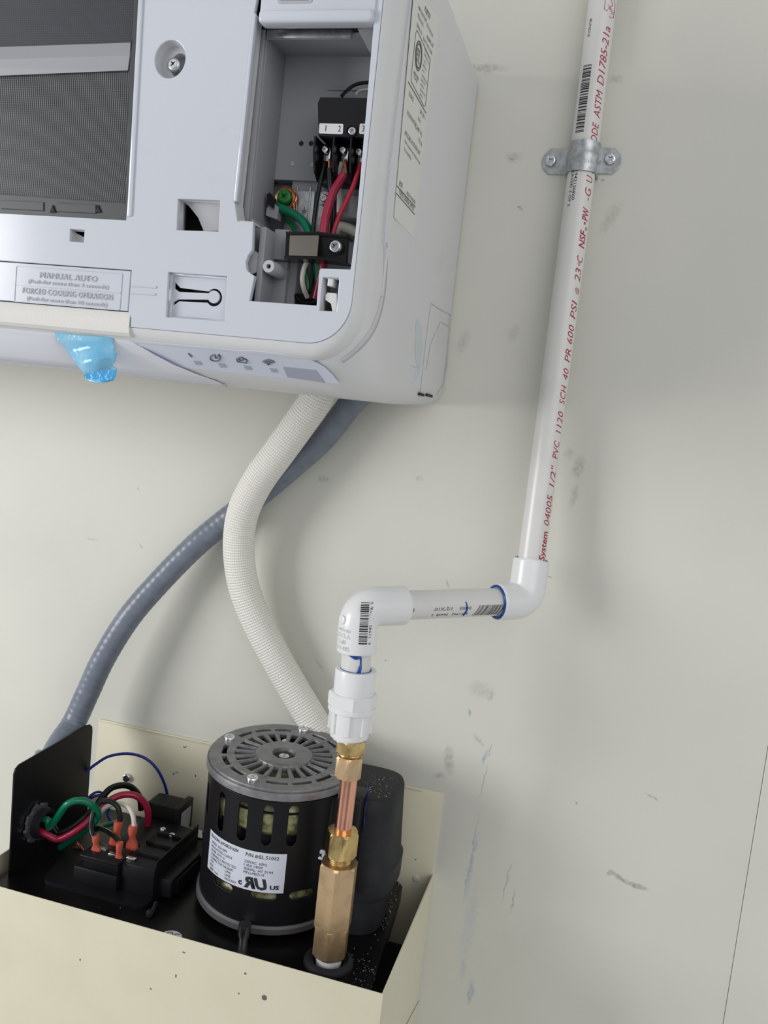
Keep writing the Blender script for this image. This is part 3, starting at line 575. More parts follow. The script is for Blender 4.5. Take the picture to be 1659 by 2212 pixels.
# ---- control box behind the opening
yb = -.2070
bm = bmesh.new()
TLf, BLf = PY(578, 81, -.236), PY(558, 480, -.236); xl = TLf.x
# left wall, back wall, top wall, flange
box(bm, xl - .0012, xl, -.236, yb, 1.690, 1.8140, .0003); box(bm, xl - .0012, -.1465, yb, yb + .0012, 1.7410, 1.8150)
box(bm, xl - .0012, -.1465, -.236, yb, 1.8126, 1.8138, .0002)
box(bm, xl - .0052, xl - .0008, -.2375, -.2355, 1.690, 1.8150, .0006); box(bm, xl, -.1720, -.2375, -.2355, 1.8096, 1.8148, .0003)
cb = obj('control_box', bm, mt['grey_plastic'], ac, 30)
bm = bmesh.new(); box(bm, xl + .001, -.1720, -.2383, -.2374, 1.8098, 1.8145, .0002); o = obj('metal_edge', bm, mt['galv'], cb, 30)
bm = bmesh.new(); poly_prism(bm, [PY(772, 62, -.2428), PY(810, 60, -.2428), PY(806, 112, -.230), PY(797, 110, -.230)], (0, .003, 0)); obj('corner_gusset', bm, mt['grey_plastic'], cb, 30)
bm = bmesh.new(); box(bm, -.1940, -.150, yb - .0012, yb, PY(720, 196, yb).z, PY(720, 191, yb).z, .0003); obj('shelf_rib', bm, mt['grey_plastic'], cb, 30)
for (u, v, d) in ((651, 310, 'slot'), (672, 310, 'slot'), (632, 354, 'grey_light'), (675, 356, 'grey_light')):
    p = PY(u, v, yb); bm = bmesh.new(); lathe(bm, p + Vector((0, .0005, 0)), (0, -1, 0), [(0, .0014), (.0009, .0014)], 20); obj('rivet_hole' if d == 'slot' else 'rivet', bm, mt[d], cb, 40)
# lower recess below the back wall: floor set deeper
bm = bmesh.new(); box(bm, xl - .010, -.1465, -.1960, -.1948, 1.650, 1.7410); box(bm, xl - .0012, -.1465, yb, -.195, 1.7398, 1.7410); obj('rear_plate', bm, mt['grey_plastic'], cb, None)
# ground bracket
bm = bmesh.new(); g0, g1 = PY(634, 412, -.206), PY(674, 500, -.206); box(bm, g0.x - .004, g1.x, -.2075, -.197, g1.z - .006, g0.z, .0008); box(bm, g1.x - .0035, g1.x - .002, -.2082, -.206, g1.z - .005, g0.z - .001, .0003)
for u in (643, 671): box(bm, PY(u, 400, -.206).x - .0006, PY(u, 400, -.206).x + .0006, -.2065, -.200, g0.z - .001, g0.z + .0025, .0002)
gb = obj('ground_bracket', bm, mt['galv'], ac, 30)
bm = bmesh.new(); gp = PY(657, 455, -.2076)
for k, w_ in enumerate((.0032, .0021, .0010)): box(bm, gp.x - w_ / 2, gp.x + w_ / 2, -.2078, -.2073, gp.z - k * .0010 - .0002, gp.z - k * .0010 + .0002)
box(bm, gp.x - .0002, gp.x + .0002, -.2078, -.2073, gp.z, gp.z + .0022); obj('earth_symbol', bm, mt['grey_ink'], gb, None)
gs = PY(616, 427, -.2105)
screw_head('ground_screw', ac, gs, (0.05, -1, .1), .0046, .0028, 'green_screw', label='green ground screw')
bm = bmesh.new()
for k in range(13):
    r0 = .0049 + .0021 * random.random(); yk_ = gs.y + .0016 - .0022 * random.random(); ph = random.uniform(0, 6.28)
    cx_, cz_ = gs.x + random.uniform(-.0004, .0006), gs.z + random.uniform(-.0006, .0004)
    tube(bm, [Vector((cx_ + r0 * math.cos(ph + t * PI / 18), yk_ + .0003 * math.sin(t * .5), cz_ + r0 * math.sin(ph + t * PI / 18))) for t in range(33)], .00028, 6)
strands(bm, PY(636, 437, -.209), PY(640, 462, -.2085), .0015, 9, .0022); obj('ground_wire_strands', bm, mt['copper_wire'], ac, 60)['label'] = 'bare copper strands wound round the green ground screw'
ac_strands = None
# cable clip hook on the left wall, blade
bm = bmesh.new(); poly_prism(bm, [PY(576, 420, -.222), PY(582, 416, -.222), PY(592, 428, -.222), PY(590, 450, -.222), PY(578, 440, -.222)], (0, .004, 0)); obj('cable_hook', bm, mt['dark_plastic'], ac, 30)
bm = bmesh.new(); poly_prism(bm, [PY(588, 435, -.220), PY(602, 448, -.220), PY(598, 474, -.220), PY(574, 465, -.220), PY(576, 450, -.220)], (0, .006, 0)); obj('cable_guide', bm, mt['grey_plastic'], ac, 30)
# slanted metal strip and its screw
bm = bmesh.new(); poly_prism(bm, [PY(690, 440, -.2085), PY(700, 440, -.2085), PY(700, 500, -.2085), PY(682, 500, -.2085)], (0, .001, 0)); lathe(bm, PY(700, 430, -.2085) + Vector((0, .001, 0)), (0, -1, 0), [(0, .0045), (.001, .0045)], 24); sp = obj('metal_strip', bm, mt['galv'], ac, 30)
screw_head('strip_screw', sp, PY(700, 428, -.2095), (0, -1, 0), .0024)
# rear pieces to the right
bm = bmesh.new(); box(bm, PY(735, 470, -.205).x, -.1465, -.210, -.198, PY(740, 468, -.205).z, PY(740, 425, -.205).z, .001); box(bm, PY(735, 470, -.205).x, -.1465, -.218, -.198, PY(740, 474, -.205).z - .002, PY(740, 470, -.205).z, .0006); obj('inner_bracket', bm, mt['grey_plastic'], ac, 30)
# lower left rail with screw post
def z6(x, z): return (540 + x / 6.38, 380 + z / 6.38)
bm = bmesh.new()
a, b_ = PY(*z6(160, 650), -.243), PY(*z6(240, 1720), -.243)
box(bm, PY(*z6(160, 650), -.243).x, PY(*z6(245, 650), -.243).x, -.2440, -.205, 1.6480, 1.7030, .0006)
box(bm, PY(*z6(245, 650), -.243).x - .001, PY(*z6(520, 1300), -.238).x, -.2230, -.205, 1.6480, 1.6960, .0008)
box(bm, PY(*z6(360, 750), -.228).x, PY(*z6(520, 1170), -.228).x, -.2300, -.205, PY(*z6(440, 1165), -.228).z, PY(*z6(440, 745), -.228).z, .0006)
box(bm, PY(*z6(20, 600), -.240).x, PY(*z6(60, 600), -.240).x, -.2410, -.215, 1.650, 1.7080, .0006)
box(bm, PY(*z6(340, 1400), -.225).x, PY(*z6(520, 1400), -.225).x, -.2270, -.205, 1.6480, PY(*z6(400, 1180), -.225).z, .0006)
rl = obj('inner_rail', bm, mt['grey_plastic'], ac, 30)
bm = bmesh.new(); pc = PY(*z6(255, 1245), -.2470); lathe(bm, pc, (0, 1, 0), [(.004, .0014), (0, .0014), (0, .0035), (.002, .0038), (.030, .0044)], 28, capends=False); o = obj('screw_post', bm, mt['grey_light'], rl, 40)
bm = bmesh.new(); lathe(bm, PY(*z6(20, 1190), -.243), (0, 1, 0), [(0, .0001), (0, .0066), (.012, .0070)], 32, capends=False); obj('round_tab', bm, mt['grey_light'], rl, 40)
bm = bmesh.new(); box(bm, -.2120, -.1550, -.2050, -.1960, 1.6440, 1.7420); obj('inner_floor', bm, mt['grey_plastic'], ac, None)
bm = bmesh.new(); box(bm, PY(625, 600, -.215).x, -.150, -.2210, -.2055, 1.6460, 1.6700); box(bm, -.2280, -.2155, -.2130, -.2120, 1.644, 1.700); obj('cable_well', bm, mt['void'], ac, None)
bm = bmesh.new(); pcn = PY(664, 640, -.223); tube(bm, [pcn + Vector((.0068 * math.cos(t), -.001 - .004 * math.sin(t) * .3, .0040 * math.sin(t))) for t in [math.radians(170 + 210 * k / 20) for k in range(21)]], .0011, 10); obj('bushing_ring', bm, mt['dark_plastic'], ac, 60)
# cable clamp
bm = bmesh.new()
K = lambda x, z, y: PY(*z6(x, z), y)
cz = [K(540, 800, -.2430), K(945, 810, -.2460), K(925, 1140, -.2460), K(525, 1130, -.2430)]
poly_prism(bm, [K(500, 775, -.2390), K(965, 780, -.2440), K(1340, 830, -.2370), K(1320, 1195, -.2370), K(940, 1150, -.2440), K(480, 1140, -.2390)], (0, .004, 0))
poly_prism(bm, [K(490, 765, -.2405), K(965, 770, -.2460), K(1340, 820, -.2385), K(1335, 850, -.2385), K(950, 815, -.2460), K(500, 812, -.2405)], (0, .012, 0))
poly_prism(bm, [K(470, 1100, -.2405), K(930, 1110, -.2460), K(1320, 1180, -.2385), K(1320, 1200, -.2385), K(930, 1150, -.2460), K(470, 1145, -.2405)], (0, .012, 0))
cl = obj('cable_clamp', bm, mt['clamp'], ac, 20)
bm = bmesh.new(); poly_prism(bm, [K(550, 820, -.2432), K(948, 820, -.2462), K(922, 1105, -.2462), K(535, 1095, -.2432)], (0, .001, 0)); o = obj('clamp_window', bm, mt['smoke'], cl, 20); o['label'] = 'smoky see-through clamp band'
bm = bmesh.new(); pcc = K(1190, 985, -.2385); lathe(bm, pcc, (0, -1, 0), [(0, .0046), (.0012, .0046), (.0012, .0038), (.0002, .0037)], 32, capends=False); obj('clamp_washer', bm, mt['dark_plastic'], cl, 40)
screw_head('clamp_screw', cl, pcc + Vector((0, -.0008, 0)), (0, -1, .02), .0038, .0026)
# terminal block
def z5(x, z): return (540 + x / 6.38, 160 + z / 6.38)
T = lambda x, z, y: PY(*z5(x, z), y)
yt = -.2290
bm = bmesh.new()
x0, x1 = T(970, 320, yt).x, -.1475
poly_prism(bm, [T(970, 320, yt), Vector((x1, yt, T(970, 320, yt).z)), Vector((x1, yt, T(950, 855, yt).z)), T(945, 855, yt), T(935, 400, yt)], (0, .023, 0))
zl, zb_ = T(930, 855, yt).z, T(960, 1360, yt).z
box(bm, T(890, 1000, yt).x, x1, -.2160, -.2055, T(950, 1420, yt).z, zl, .0004)
ribs = [(T(885, 1000, yt).x, .0012), (T(1145, 1000, yt).x, .0010), (T(1385, 1000, yt).x, .0010), (-.1500, .001)]
for rx, rw in ribs:
    pr_ = [(-.2055, zl), (-.2290, zl), (-.2290, zl - .0090), (-.2245, zb_ + .002), (-.2180, zb_ - .002), (-.2055, zb_ - .002)]
    poly_prism(bm, [Vector((rx - rw / 2, y, z)) for y, z in pr_], (rw, 0, 0))
tb = obj('terminal_block', bm, mt['dark_plastic'], ac, 25)
bm = bmesh.new(); A_ = [T(960, 680, yt), T(1290, 690, yt), T(1280, 830, yt), T(950, 820, yt)]; front_sheet(bm, [round_poly(A_, .0008)], yt - .0003, .0003); B_ = [T(1515, 685, yt), T(1700, 690, yt), T(1700, 835, yt), T(1505, 825, yt)]; front_sheet(bm, [round_poly(B_, .0008)], yt - .0003, .0003)
nl = obj('number_label', bm, mt['sticker'], tb, None)
bm = bmesh.new()
for s, x, z in (('1', 1040, 790), ('2', 1215, 795), ('3', 1545, 795)):
    p = T(x, z, yt); merge_mesh(bm, text_fit(s, .0004 if s == '1' else .0015, .0033), lambda c, p=p: Vector((p.x + c.x, yt - .0005, p.z + c.y)))
obj('printed_text', bm, mt['black_ink'], nl, None)
bm = bmesh.new(); lathe(bm, T(1400, 790, yt), (0, -1, 0), [(.0, .0032), (.0009, .0032), (.0009, .0028), (.0001, .0027)], 28, capends=False); obj('screw_collar', bm, mt['dark_plastic'], tb, 40)
screw_head('terminal_screw', tb, T(1410, 790, yt), (.1, -1, 0), .0024, .0014)
for (x, z) in ((1040, 1050), (1285, 1055), (1505, 1080)):
    p = T(x, z, -.2205); screw_head('terminal_screw', tb, p, (0, -1, .05), .0023, .0018)
    bm = bmesh.new(); box(bm, p.x - .0015, p.x + .0028, -.2190, -.2178, p.z - .0058, p.z + .0022, .0004); obj('clamp_plate', bm, mt['steel'], tb, 30)

# ---- wires in the unit
def px_path(l): return [p if isinstance(p, Vector) else PY(*p) for p in l]
gi = 'conductors at the air conditioner terminals'
def ac_wire(label, path, r, m, name='electrical_wire'):
    o = wire(name, px_path(path), r, m); return tag(o, label, 'wire', gi)
ac_wire('slim glossy black wire left of the others, running from terminal 1 to the clamp', [(702, 350, -.219), (697, 372, -.221), (688, 415, -.224), (681, 455, -.227), (677, 490, -.229), (676, 520, -.230), (676, 575, -.228), (673, 615, -.226), (668, 645, -.224)], .0013, 'w_black')
w1 = ac_wire('thicker dark wire with bare copper end under the terminal 1 screw', [(712, 365, -.221), (714, 400, -.222), (719, 440, -.2225), (720, 475, -.224), (717, 520, -.229), (700, 570, -.227), (680, 620, -.225), (672, 645, -.224)], .0020, 'w_black')
bm = bmesh.new(); strands(bm, PY(712, 344, -.2195), PY(712, 366, -.221), .0010, 10, .0012); obj('bare_strands', bm, mt['copper_wire'], w1, 60)['label'] = 'bare copper strands'
w2 = ac_wire('thick red wire with bare copper end under the terminal 2 screw', [(743, 378, -.222), (734, 392, -.2235), (718, 420, -.227), (706, 460, -.230), (700, 495, -.232), (699, 530, -.232), (698, 575, -.228), (690, 610, -.226), (682, 645, -.224)], .0026, 'w_red')
bm = bmesh.new(); strands(bm, PY(746, 345, -.2195), PY(746, 376, -.222), .0011, 12, .0018); obj('bare_strands', bm, mt['copper_wire'], w2, 60)['label'] = 'bare copper strands'
ac_wire('thin bright red wire landing on terminal 3', [(778, 352, -.2195), (773, 372, -.221), (764, 400, -.223), (750, 432, -.225), (735, 462, -.227), (724, 490, -.229), (712, 530, -.230), (700, 560, -.228), (692, 590, -.226)], .0014, 'w_red2')
ac_wire('white wire bending behind the thick red wire below terminal 2', [(738, 350, -.2185), (734, 368, -.2165), (729, 390, -.2145), (733, 415, -.213), (732, 450, -.213), (728, 490, -.213), (720, 520, -.216)], .0014, 'w_white')
w3 = ac_wire('thick green ground wire leaving the green ground screw', [(596, 446, -.2155), (606, 450, -.2170), (628, 459, -.2185), (650, 474, -.2205), (664, 492, -.2235), (671, 515, -.2275), (682, 545, -.2285), (686, 575, -.2275), (688, 600, -.226), (690, 625, -.225)], .0027, 'w_green')
ac_wire('slim bright green wire under the thick green ground wire', [(612, 460, -.211), (624, 478, -.212), (634, 492, -.214), (641, 508, -.217), (648, 535, -.222), (654, 560, -.224), (662, 590, -.225), (668, 625, -.2245)], .0014, 'w_green2')
ac_wire('white wire looping below the cable clamp into the black bushing', [(674, 545, -.2290), (665, 562, -.2320), (656, 582, -.2335), (653, 604, -.2330), (657, 625, -.2300), (664, 642, -.2260)], .0015, 'w_white')
wc = wire('electrical_wire', px_path([(738, 208, -.219), (748, 197, -.217), (762, 186, -.2155), (778, 180, -.214), (800, 178, -.213)]), .0010, 'w_black'); tag(wc, 'thin black lead arching over the top of the terminal block', 'wire', gi)
wc = wire('electrical_wire', px_path([(768, 206, -.214), (774, 198, -.213), (784, 194, -.212), (800, 193, -.211)]), .0007, 'w_white'); tag(wc, 'thin white lead just above the terminal block', 'wire', gi)
# wrapped cable end with printed paper
bm = bmesh.new(); tube(bm, spline([PY(722, 500, -.214), PY(732, 490, -.213), PY(750, 492, -.212), PY(775, 505, -.210)], 6), .0030, 16); cw = obj('wrapped_cable', bm, mt['w_white'], None, 50); tag(cw, 'short off-white wrapped cable piece right of the clamp, inside the wiring opening', 'cable')

# ---- blue protective film
fp = [(118, 717), (160, 722), (200, 725), (236, 726), (246, 731), (245, 742), (249, 746), (245, 757), (253, 762), (250, 777), (244, 790), (253, 796), (250, 812), (245, 822), (232, 826), (212, 829), (190, 823), (182, 818), (183, 806), (174, 798), (160, 780), (145, 758), (134, 744), (122, 733)]
bm = bmesh.new(); cen = (195, 765)
def film_y(u, v): return -.2455 + .0025 * math.sin(u * .055) * min(1, (v - 715) / 60) - .0015 * math.sin(v * .11 + u * .02) * min(1, (v - 715) / 40)
rows = []
nr = 14
for k in range(nr + 1):
    t = k / nr; rows.append([bm.verts.new(PY(cen[0] + (u - cen[0]) * max(t, .02), cen[1] + (v - cen[1]) * max(t, .02), film_y(cen[0] + (u - cen[0]) * t, cen[1] + (v - cen[1]) * t))) for u, v in fp])
for a, b_ in zip(rows, rows[1:]):
    for k in range(len(fp)): bm.faces.new((a[k], a[(k + 1) % len(fp)], b_[(k + 1) % len(fp)], b_[k]))
bm.faces.new(rows[0])
fo = obj('protective_film', bm, mt['film'], None, 25); md = fo.modifiers.new('t', 'SOLIDIFY'); md.thickness = .00012
tag(fo, 'torn crinkled light blue protective film hanging from the lower front edge of the air conditioner', 'film')
bm = bmesh.new(); poly_prism(bm, round_poly([PY(184, 806, -.2475), PY(206, 803, -.2480), PY(250, 799, -.2470), PY(248, 818, -.2475), (PY(213, 827, -.2480)), PY(184, 818, -.2470)], .001, 3), (0, .0004, 0))
o = obj('folded_edge', bm, mat('folded_blue_film', lin(70, 165, 222), .1, bump=(260, 1.0), alpha=.9), fo, 30); o['label'] = 'darker blue folded lower edge'

# ================================================================== CONDUIT AND HOSE
cp = [PY(800, 835, -.020), PY(762, 868, -.020), PY(700, 945, -.018), PY(640, 1000, -.016), PY(560, 1068, -.014), PY(480, 1130, -.016), PY(415, 1185, -.022), PY(340, 1262, -.029), PY(278, 1335, -.036), PY(225, 1420, -.040), PY(190, 1495, -.042), PX(160, 1560, -.4395), PX(128, 1608, -.4400)]
cp += [PX(102, 1655, -.4395), Vector((-.4388, -.096, 1.268))]
bm = bmesh.new(); pts = resample(spline(cp, 24), .0011)
tube(bm, pts, .0108, 32, rfun=lambda s, i: .01075 + .00010 * math.sin(2 * PI * s / .0066))
cd = thing('flexible_conduit', 'blue-grey flexible liquid-tight conduit curving down the wall behind the white hose', 'conduit', PY(415, 1185, 0))
obj('jacket', bm, mt['conduit'], cd, 60)
bm = bmesh.new(); lathe(bm, (-.4272, -.112, 1.2335), (-1, 0, 0), [(0, .0125), (.004, .0125), (.006, .0105), (.010, .0100)], 32); tube(bm, spline([Vector((-.4386, -.094, 1.272)), Vector((-.4380, -.1045, 1.254)), Vector((-.4370, -.1105, 1.240)), Vector((-.4360, -.1115, 1.2335))], 8), .0104, 24)
o = obj('connector_body', bm, mt['dark_plastic'], cd, 35)
bm = bmesh.new(); lathe(bm, PX(100, 1655, -.4402), (0, -.45, -.9), [(-.012, .0108), (-.010, .0128), (.006, .0128), (.012, .0122)], 28)
obj('gland_nut', bm, mt['conduit'], cd, 40)
bm = bmesh.new(); lathe(bm, (-.4258, -.112, 1.2335), (1, 0, -.02), [(-.002, .0120), (.010, .0120), (.010, .0098), (-.002, .0098)], 32, capends=False)
for k in range(5): tube(bm, [Vector((-.4235 + k * .0019, -.112 + .0121 * math.cos(t * PI / 16), 1.2335 + .0121 * math.sin(t * PI / 16))) for t in range(33)], .0005, 6)
o = obj('threaded_nipple', bm, mt['rubber'], cd, 40)
bm = bmesh.new()
for k in range(8):
    a0 = 2 * PI * k / 8
    poly_prism(bm, [Vector((-.4258, -.112 + r_ * math.cos(a0 + da), 1.2335 + r_ * math.sin(a0 + da))) for r_, da in ((.0121, 0), (.0158, .02), (.0168, .12), (.0158, .5), (.0145, .52), (.0145, .78), (.0121, .785))], (.0028, 0, 0))
obj('lock_nut', bm, mt['galv'], cd, 30)['label'] = 'toothed zinc lock nut'

hp = [PY(700, 815, -.048), PY(683, 862, -.046), PY(647, 915, -.044), PY(600, 980, -.042), PY(560, 1035, -.040), PY(529, 1095, -.037), PY(517, 1150, -.033), PY(517, 1210, -.030), PY(529, 1275, -.027), PY(557, 1345, -.024), PY(596, 1420, -.022), PY(636, 1490, -.020), PY(672, 1550, -.019), PY(695, 1590, -.018), PY(710, 1640, -.017)]
bm = bmesh.new(); pts = resample(spline(hp, 30), .00036)
pitch = .0024
tube(bm, pts, .0125, 64, rfun=lambda s, i: .01345 - .0003 * min(1, s / .25) + .00042 * abs(math.sin(PI * s / pitch)), uvs=(46, pitch))
hs = obj('sleeved_hose', bm, mt['hose_white'], None, 180); tag(hs, 'thick cream-white woven-sleeved hose bending from under the air conditioner to behind the motor', 'hose')

# ================================================================== PVC PIPEWORK
zst = PY(1261, 335, -.0125).z
pa, pb = PY(1261, 335, -.0117), PY(1147.5, 1213, -.036)
zb0 = pb.z
def pipeC(z):
    t = (zst - z) / (zst - zb0); y = -.0117 - (.0243) * (max(t, 0) ** 1.3)
    return Vector((pa.x + (pb.x - pa.x) * t, y, z))
RP = .01067
pv = thing('pvc_pipework', 'white plastic drain pipework with two elbows, red printing and blue cement, clipped to the wall', 'pipe', pipeC(zb0))
bm = bmesh.new(); tube(bm, [pipeC(zb0 - .004 + k * (2.06 - zb0) / 40) for k in range(41)], RP, 48); pr1 = obj('riser_pipe', bm, mt['pvc'], pv, 60)
def cyl_map(cfun, z0, sgn, ang0, R, dirup):
    """text running along a near-vertical axis; ang measured from -y toward +x"""
    def f(c):
        z = z0 + sgn * c.x; a = ang0 + dirup * c.y / R; ctr = cfun(z); return ctr + Vector((math.sin(a), -math.cos(a), 0)) * (R + .00012)
    return f
def riser_z(v): # height on the riser's printed side for a photo row
    lo_, hi_ = 1.45, 2.1
    for _ in range(40):
        mid = (lo_ + hi_) / 2; p = pipeC(mid) + Vector((math.sin(.6), -math.cos(.6), 0)) * RP; d = p - CAMP
        vv = CY + FPX * d.dot(down) / d.dot(fwd)
        if vv > v: lo_ = mid
        else: hi_ = mid
    return lo_
bm = bmesh.new()
words = [('t', 1232, 1215, 1, 58), ('System', 1212, 1148, 1, 56), ('04005', 1135, 1068, 0, 56), ('1/2"', 1052, 1004, 0, 56), ('PVC', 991, 951, 0, 55), ('1120', 936, 888, 0, 55), ('SCH', 873, 831, 0, 54), ('40', 820, 795, 0, 54), ('PR', 782, 753, 0, 53), ('600', 742, 701, 0, 52), ('PSI', 688, 648, 0, 52), ('@', 634, 620, 0, 51), ('23', 608, 578, 0, 50), ('o', 573, 566, 0, 38), ('C', 566, 551, 0, 50), ('NSF', 535, 496, 2, 49), ('-', 484, 478, 2, 49), ('PW', 476, 447, 2, 49),
         ('-G', 432, 404, 0, 47), ('U', 393, 378, 0, 46), ('.', 372, 369, 0, 46), ('P', 366, 352, 0, 45), ('CODE', 320, 264, 0, 43), ('ASTM', 254, 194, 0, 42), ('D1785-21a', 183, 57, 0, 40)]
for s, va, vb, st, ang in words:
    za, zb2 = riser_z(va), riser_z(vb); h = .0060 if s not in ('o', '-', '.', '@') else {'o': .0024, '-': .0036, '.': .0012, '@': .0044}[s]
    if s == 'System': h = .0066
    if s == 'U': zb2 += 0
    me = text_fit(s, zb2 - za, h, shear=.28, bold=(.018 if st else 0))
    b2 = bmesh.new(); b2.from_mesh(me); bpy.data.meshes.remove(me); subdiv_long(b2, .0012); me = bpy.data.meshes.new('t'); b2.to_mesh(me); b2.free()
    a0 = math.radians(ang + 13)
    merge_mesh(bm, me, cyl_map(pipeC, za, 1, a0, RP, -1))
for vv, rr_ in ((492, .0013), (1222, .0013)):
    zc = riser_z(vv); 
    for q in (1.0,):
        tube(bm, [cyl_map(pipeC, zc, 1, math.radians(60), RP, -1)(Vector((rr_ * math.cos(t * PI / 8), rr_ * math.sin(t * PI / 8), 0))) for t in range(17)], .00014, 5)
    me = text_fit('R', .0009, .0012); merge_mesh(bm, me, lambda c, zc=zc: cyl_map(pipeC, zc, 1, math.radians(60), RP, -1)(Vector((c.x - .0004, c.y - .0006, 0))))
# diamond mark at the top
zc = riser_z(18)
def dm(lst, r=.00022):
    tube(bm, [cyl_map(pipeC, zc, 1, math.radians(38), RP, -1)(Vector((x, y, 0))) for x, y in lst], r, 5)
dm([(-.0062, -.0015), (-.001, .0045), (.0095, .0045), (.0095, -.0025), (.0035, -.0055), (-.0050, -.0050), (-.0062, -.0015)]); dm([(-.0025, .0030), (.0030, -.0020), (.0095, .0010)]); dm([(-.0035, -.0015), (-.0010, -.0052)])
me = text_fit('UPC', .0052, .0030); merge_mesh(bm, me, lambda c: cyl_map(pipeC, zc, 1, math.radians(38), RP, -1)(Vector((c.x * .8 - .0018, c.y - .0032 + c.x * .5, 0))))
obj('red_printed_text', bm, mt['red_ink'], pr1, None)['label'] = 'red printed pipe specification'
bm = bmesh.new()
def black_txt(s, va, vb, ang, h=.0024):
    za, zb2 = riser_z(va), riser_z(vb); me = text_fit(s, za - zb2, h, bold=.005); b2 = bmesh.new(); b2.from_mesh(me); bpy.data.meshes.remove(me); subdiv_long(b2, .002); me = bpy.data.meshes.new('t'); b2.to_mesh(me); b2.free()
    merge_mesh(bm, me, cyl_map(pipeC, za, -1, math.radians(ang), RP, 1))
digs = 1
black_txt('BUNDLE', 40, 79, -44, .0022); black_txt('611942126860', 355, 434, -24); black_txt('SLEAVED 2 OF 5', 358, 447, -40)
obj('black_printed_text', bm, mt['black_ink'], pr1, None); bm = bmesh.new()
random.seed(3); v = 137.0
z0_, z1_ = riser_z(287), riser_z(138); z = z0_
while z < z1_:
    w_ = random.choice((.0004, .0004, .0008, .0012)); 
    g = [[cyl_map(pipeC, z + dz, 1, math.radians(-47) , RP, 1)(Vector((0, k * .0009, 0))) for k in range(9)] for dz in (0, w_)]
    vv_ = [[bm.verts.new(p) for p in row] for row in g]
    for k in range(8): bm.faces.new((vv_[0][k], vv_[0][k + 1], vv_[1][k + 1], vv_[1][k]))
    z += w_ + random.choice((.0004, .0004, .0008, .0011))
obj('black_barcode', bm, mt['black_ink'], pr1, None)

# elbow helper: swept body with two sockets
def elbow(name, arm1, cornerp, arm2, R, bend):
    a, c, d = Vector(arm1), Vector(cornerp), Vector(arm2); u1 = (a - c).normalized(); u2 = (d - c).normalized(); ctr = [a]
    p, q = c + u1 * bend, c + u2 * bend
    for k in range(17): t = k / 16; ctr.append((1 - t) ** 2 * p + 2 * t * (1 - t) * c + t * t * q)
    ctr.append(d); bm = bmesh.new(); L1 = (a - p).length
    full = []
    for s, e2 in zip(ctr, ctr[1:]):
        n_ = max(1, int((e2 - s).length / .001)); full += [s.lerp(e2, k / n_) for k in range(n_)]
    full.append(ctr[-1]); tot = sum((y - x).length for x, y in zip(full, full[1:]))
    def rf(s, i):
        e_ = min(s, tot - s); return R if e_ > .0009 else R - .0006 * (1 - e_ / .0009)
    tube(bm, full, R, 48, rfun=rf, caps=False)
    for end, dr in ((a, u1), (d, u2)):
        n1, n2 = frame_of(dr); ri = RP + .0003
        o_, i_, b2 = [], [], []
        for k in range(48):
            t = 2 * PI * k / 48; dd = n1 * math.cos(t) + n2 * math.sin(t); o_.append(bm.verts.new(end + dd * (R - .0006))); i_.append(bm.verts.new(end + dd * ri)); b2.append(bm.verts.new(end - dr * .008 + dd * ri))
        for k in range(48): bm.faces.new((o_[k], o_[(k + 1) % 48], i_[(k + 1) % 48], i_[k])); bm.faces.new((i_[k], i_[(k + 1) % 48], b2[(k + 1) % 48], b2[k]))
    return obj(name, bm, mt['pvc_fit'], pv, 40)
RE = .0143
E2 = PY(1150, 1300, -.043); E2.x = pipeC(E2.z).x; E1 = PY(776, 1311, -.138)
top2 = pipeC(zb0 + .001); 
hd = (E2 - E1).normalized()
arm2l = E2 - hd * .0275; arm1r = E1 + hd * .0360
el2 = elbow('elbow_fitting', top2, E2, arm2l, RE, .0125)
low1 = PY(770, 1408, -.139); 
el1 = elbow('elbow_fitting', low1, E1, arm1r, RE, .0150)
bm = bmesh.new(); tube(bm, [arm1r - hd * .008, arm2l + hd * .008], RP, 48); hpz = obj('branch_pipe', bm, mt['pvc'], pv, 60)
# cement rings
def glue_ring(end, dr, parent, R=RP + .0013, r=.0011, a0=0, a1=360):
    n1, n2 = frame_of(dr); bm = bmesh.new(); n_ = 40
    tube(bm, [Vector(end) + (n1 * math.cos(math.radians(a0 + (a1 - a0) * k / n_)) + n2 * math.sin(math.radians(a0 + (a1 - a0) * k / n_))) * R for k in range(n_ + 1)], r, 8)
    o = obj('cement_ring', bm, mt['blue_glue'], parent, 60); o['label'] = 'blue solvent cement'; return o
glue_ring(arm2l + hd * .0002, hd, el2, RP + .0016, .0012); glue_ring(top2 + Vector((0, 0, .0005)), (0, 0, 1), el2, RP + .0013, .0011); glue_ring(low1 - (low1 - E1).normalized() * .0002, low1 - E1, el1, RP + .0005, .0007)
# writing on the branch pipe (upside down) : frame with x axis along the pipe
nh = Vector((0, 0, 1)).cross(hd).normalized(); nh = -nh if nh.y > 0 else nh; uh = hd.cross(nh); uh = -uh if uh.z < 0 else uh
def hmap(x, ang, R=RP): # ang from the outward normal, positive up
    return E1 + hd * x + (nh * math.cos(ang) + uh * math.sin(ang)) * (R + .00012)
def hx(u): # distance along the pipe for a photo column
    lo_, hi_ = -.02, .2
    for _ in range(40):
        mid = (lo_ + hi_) / 2; p = hmap(mid, -.3); d = p - CAMP
        if CX + FPX * d.dot(right) / d.dot(fwd) < u: lo_ = mid
        else: hi_ = mid
    return lo_
bm = bmesh.new()
def htxt(s, u_right, u_left, angdeg, h=.0034, b=.004):
    xa, xb = hx(u_right), hx(u_left); merge_mesh(bm, text_fit(s, xa - xb, h, bold=b), lambda c: hmap(xa - c.x, math.radians(angdeg) - c.y / RP))
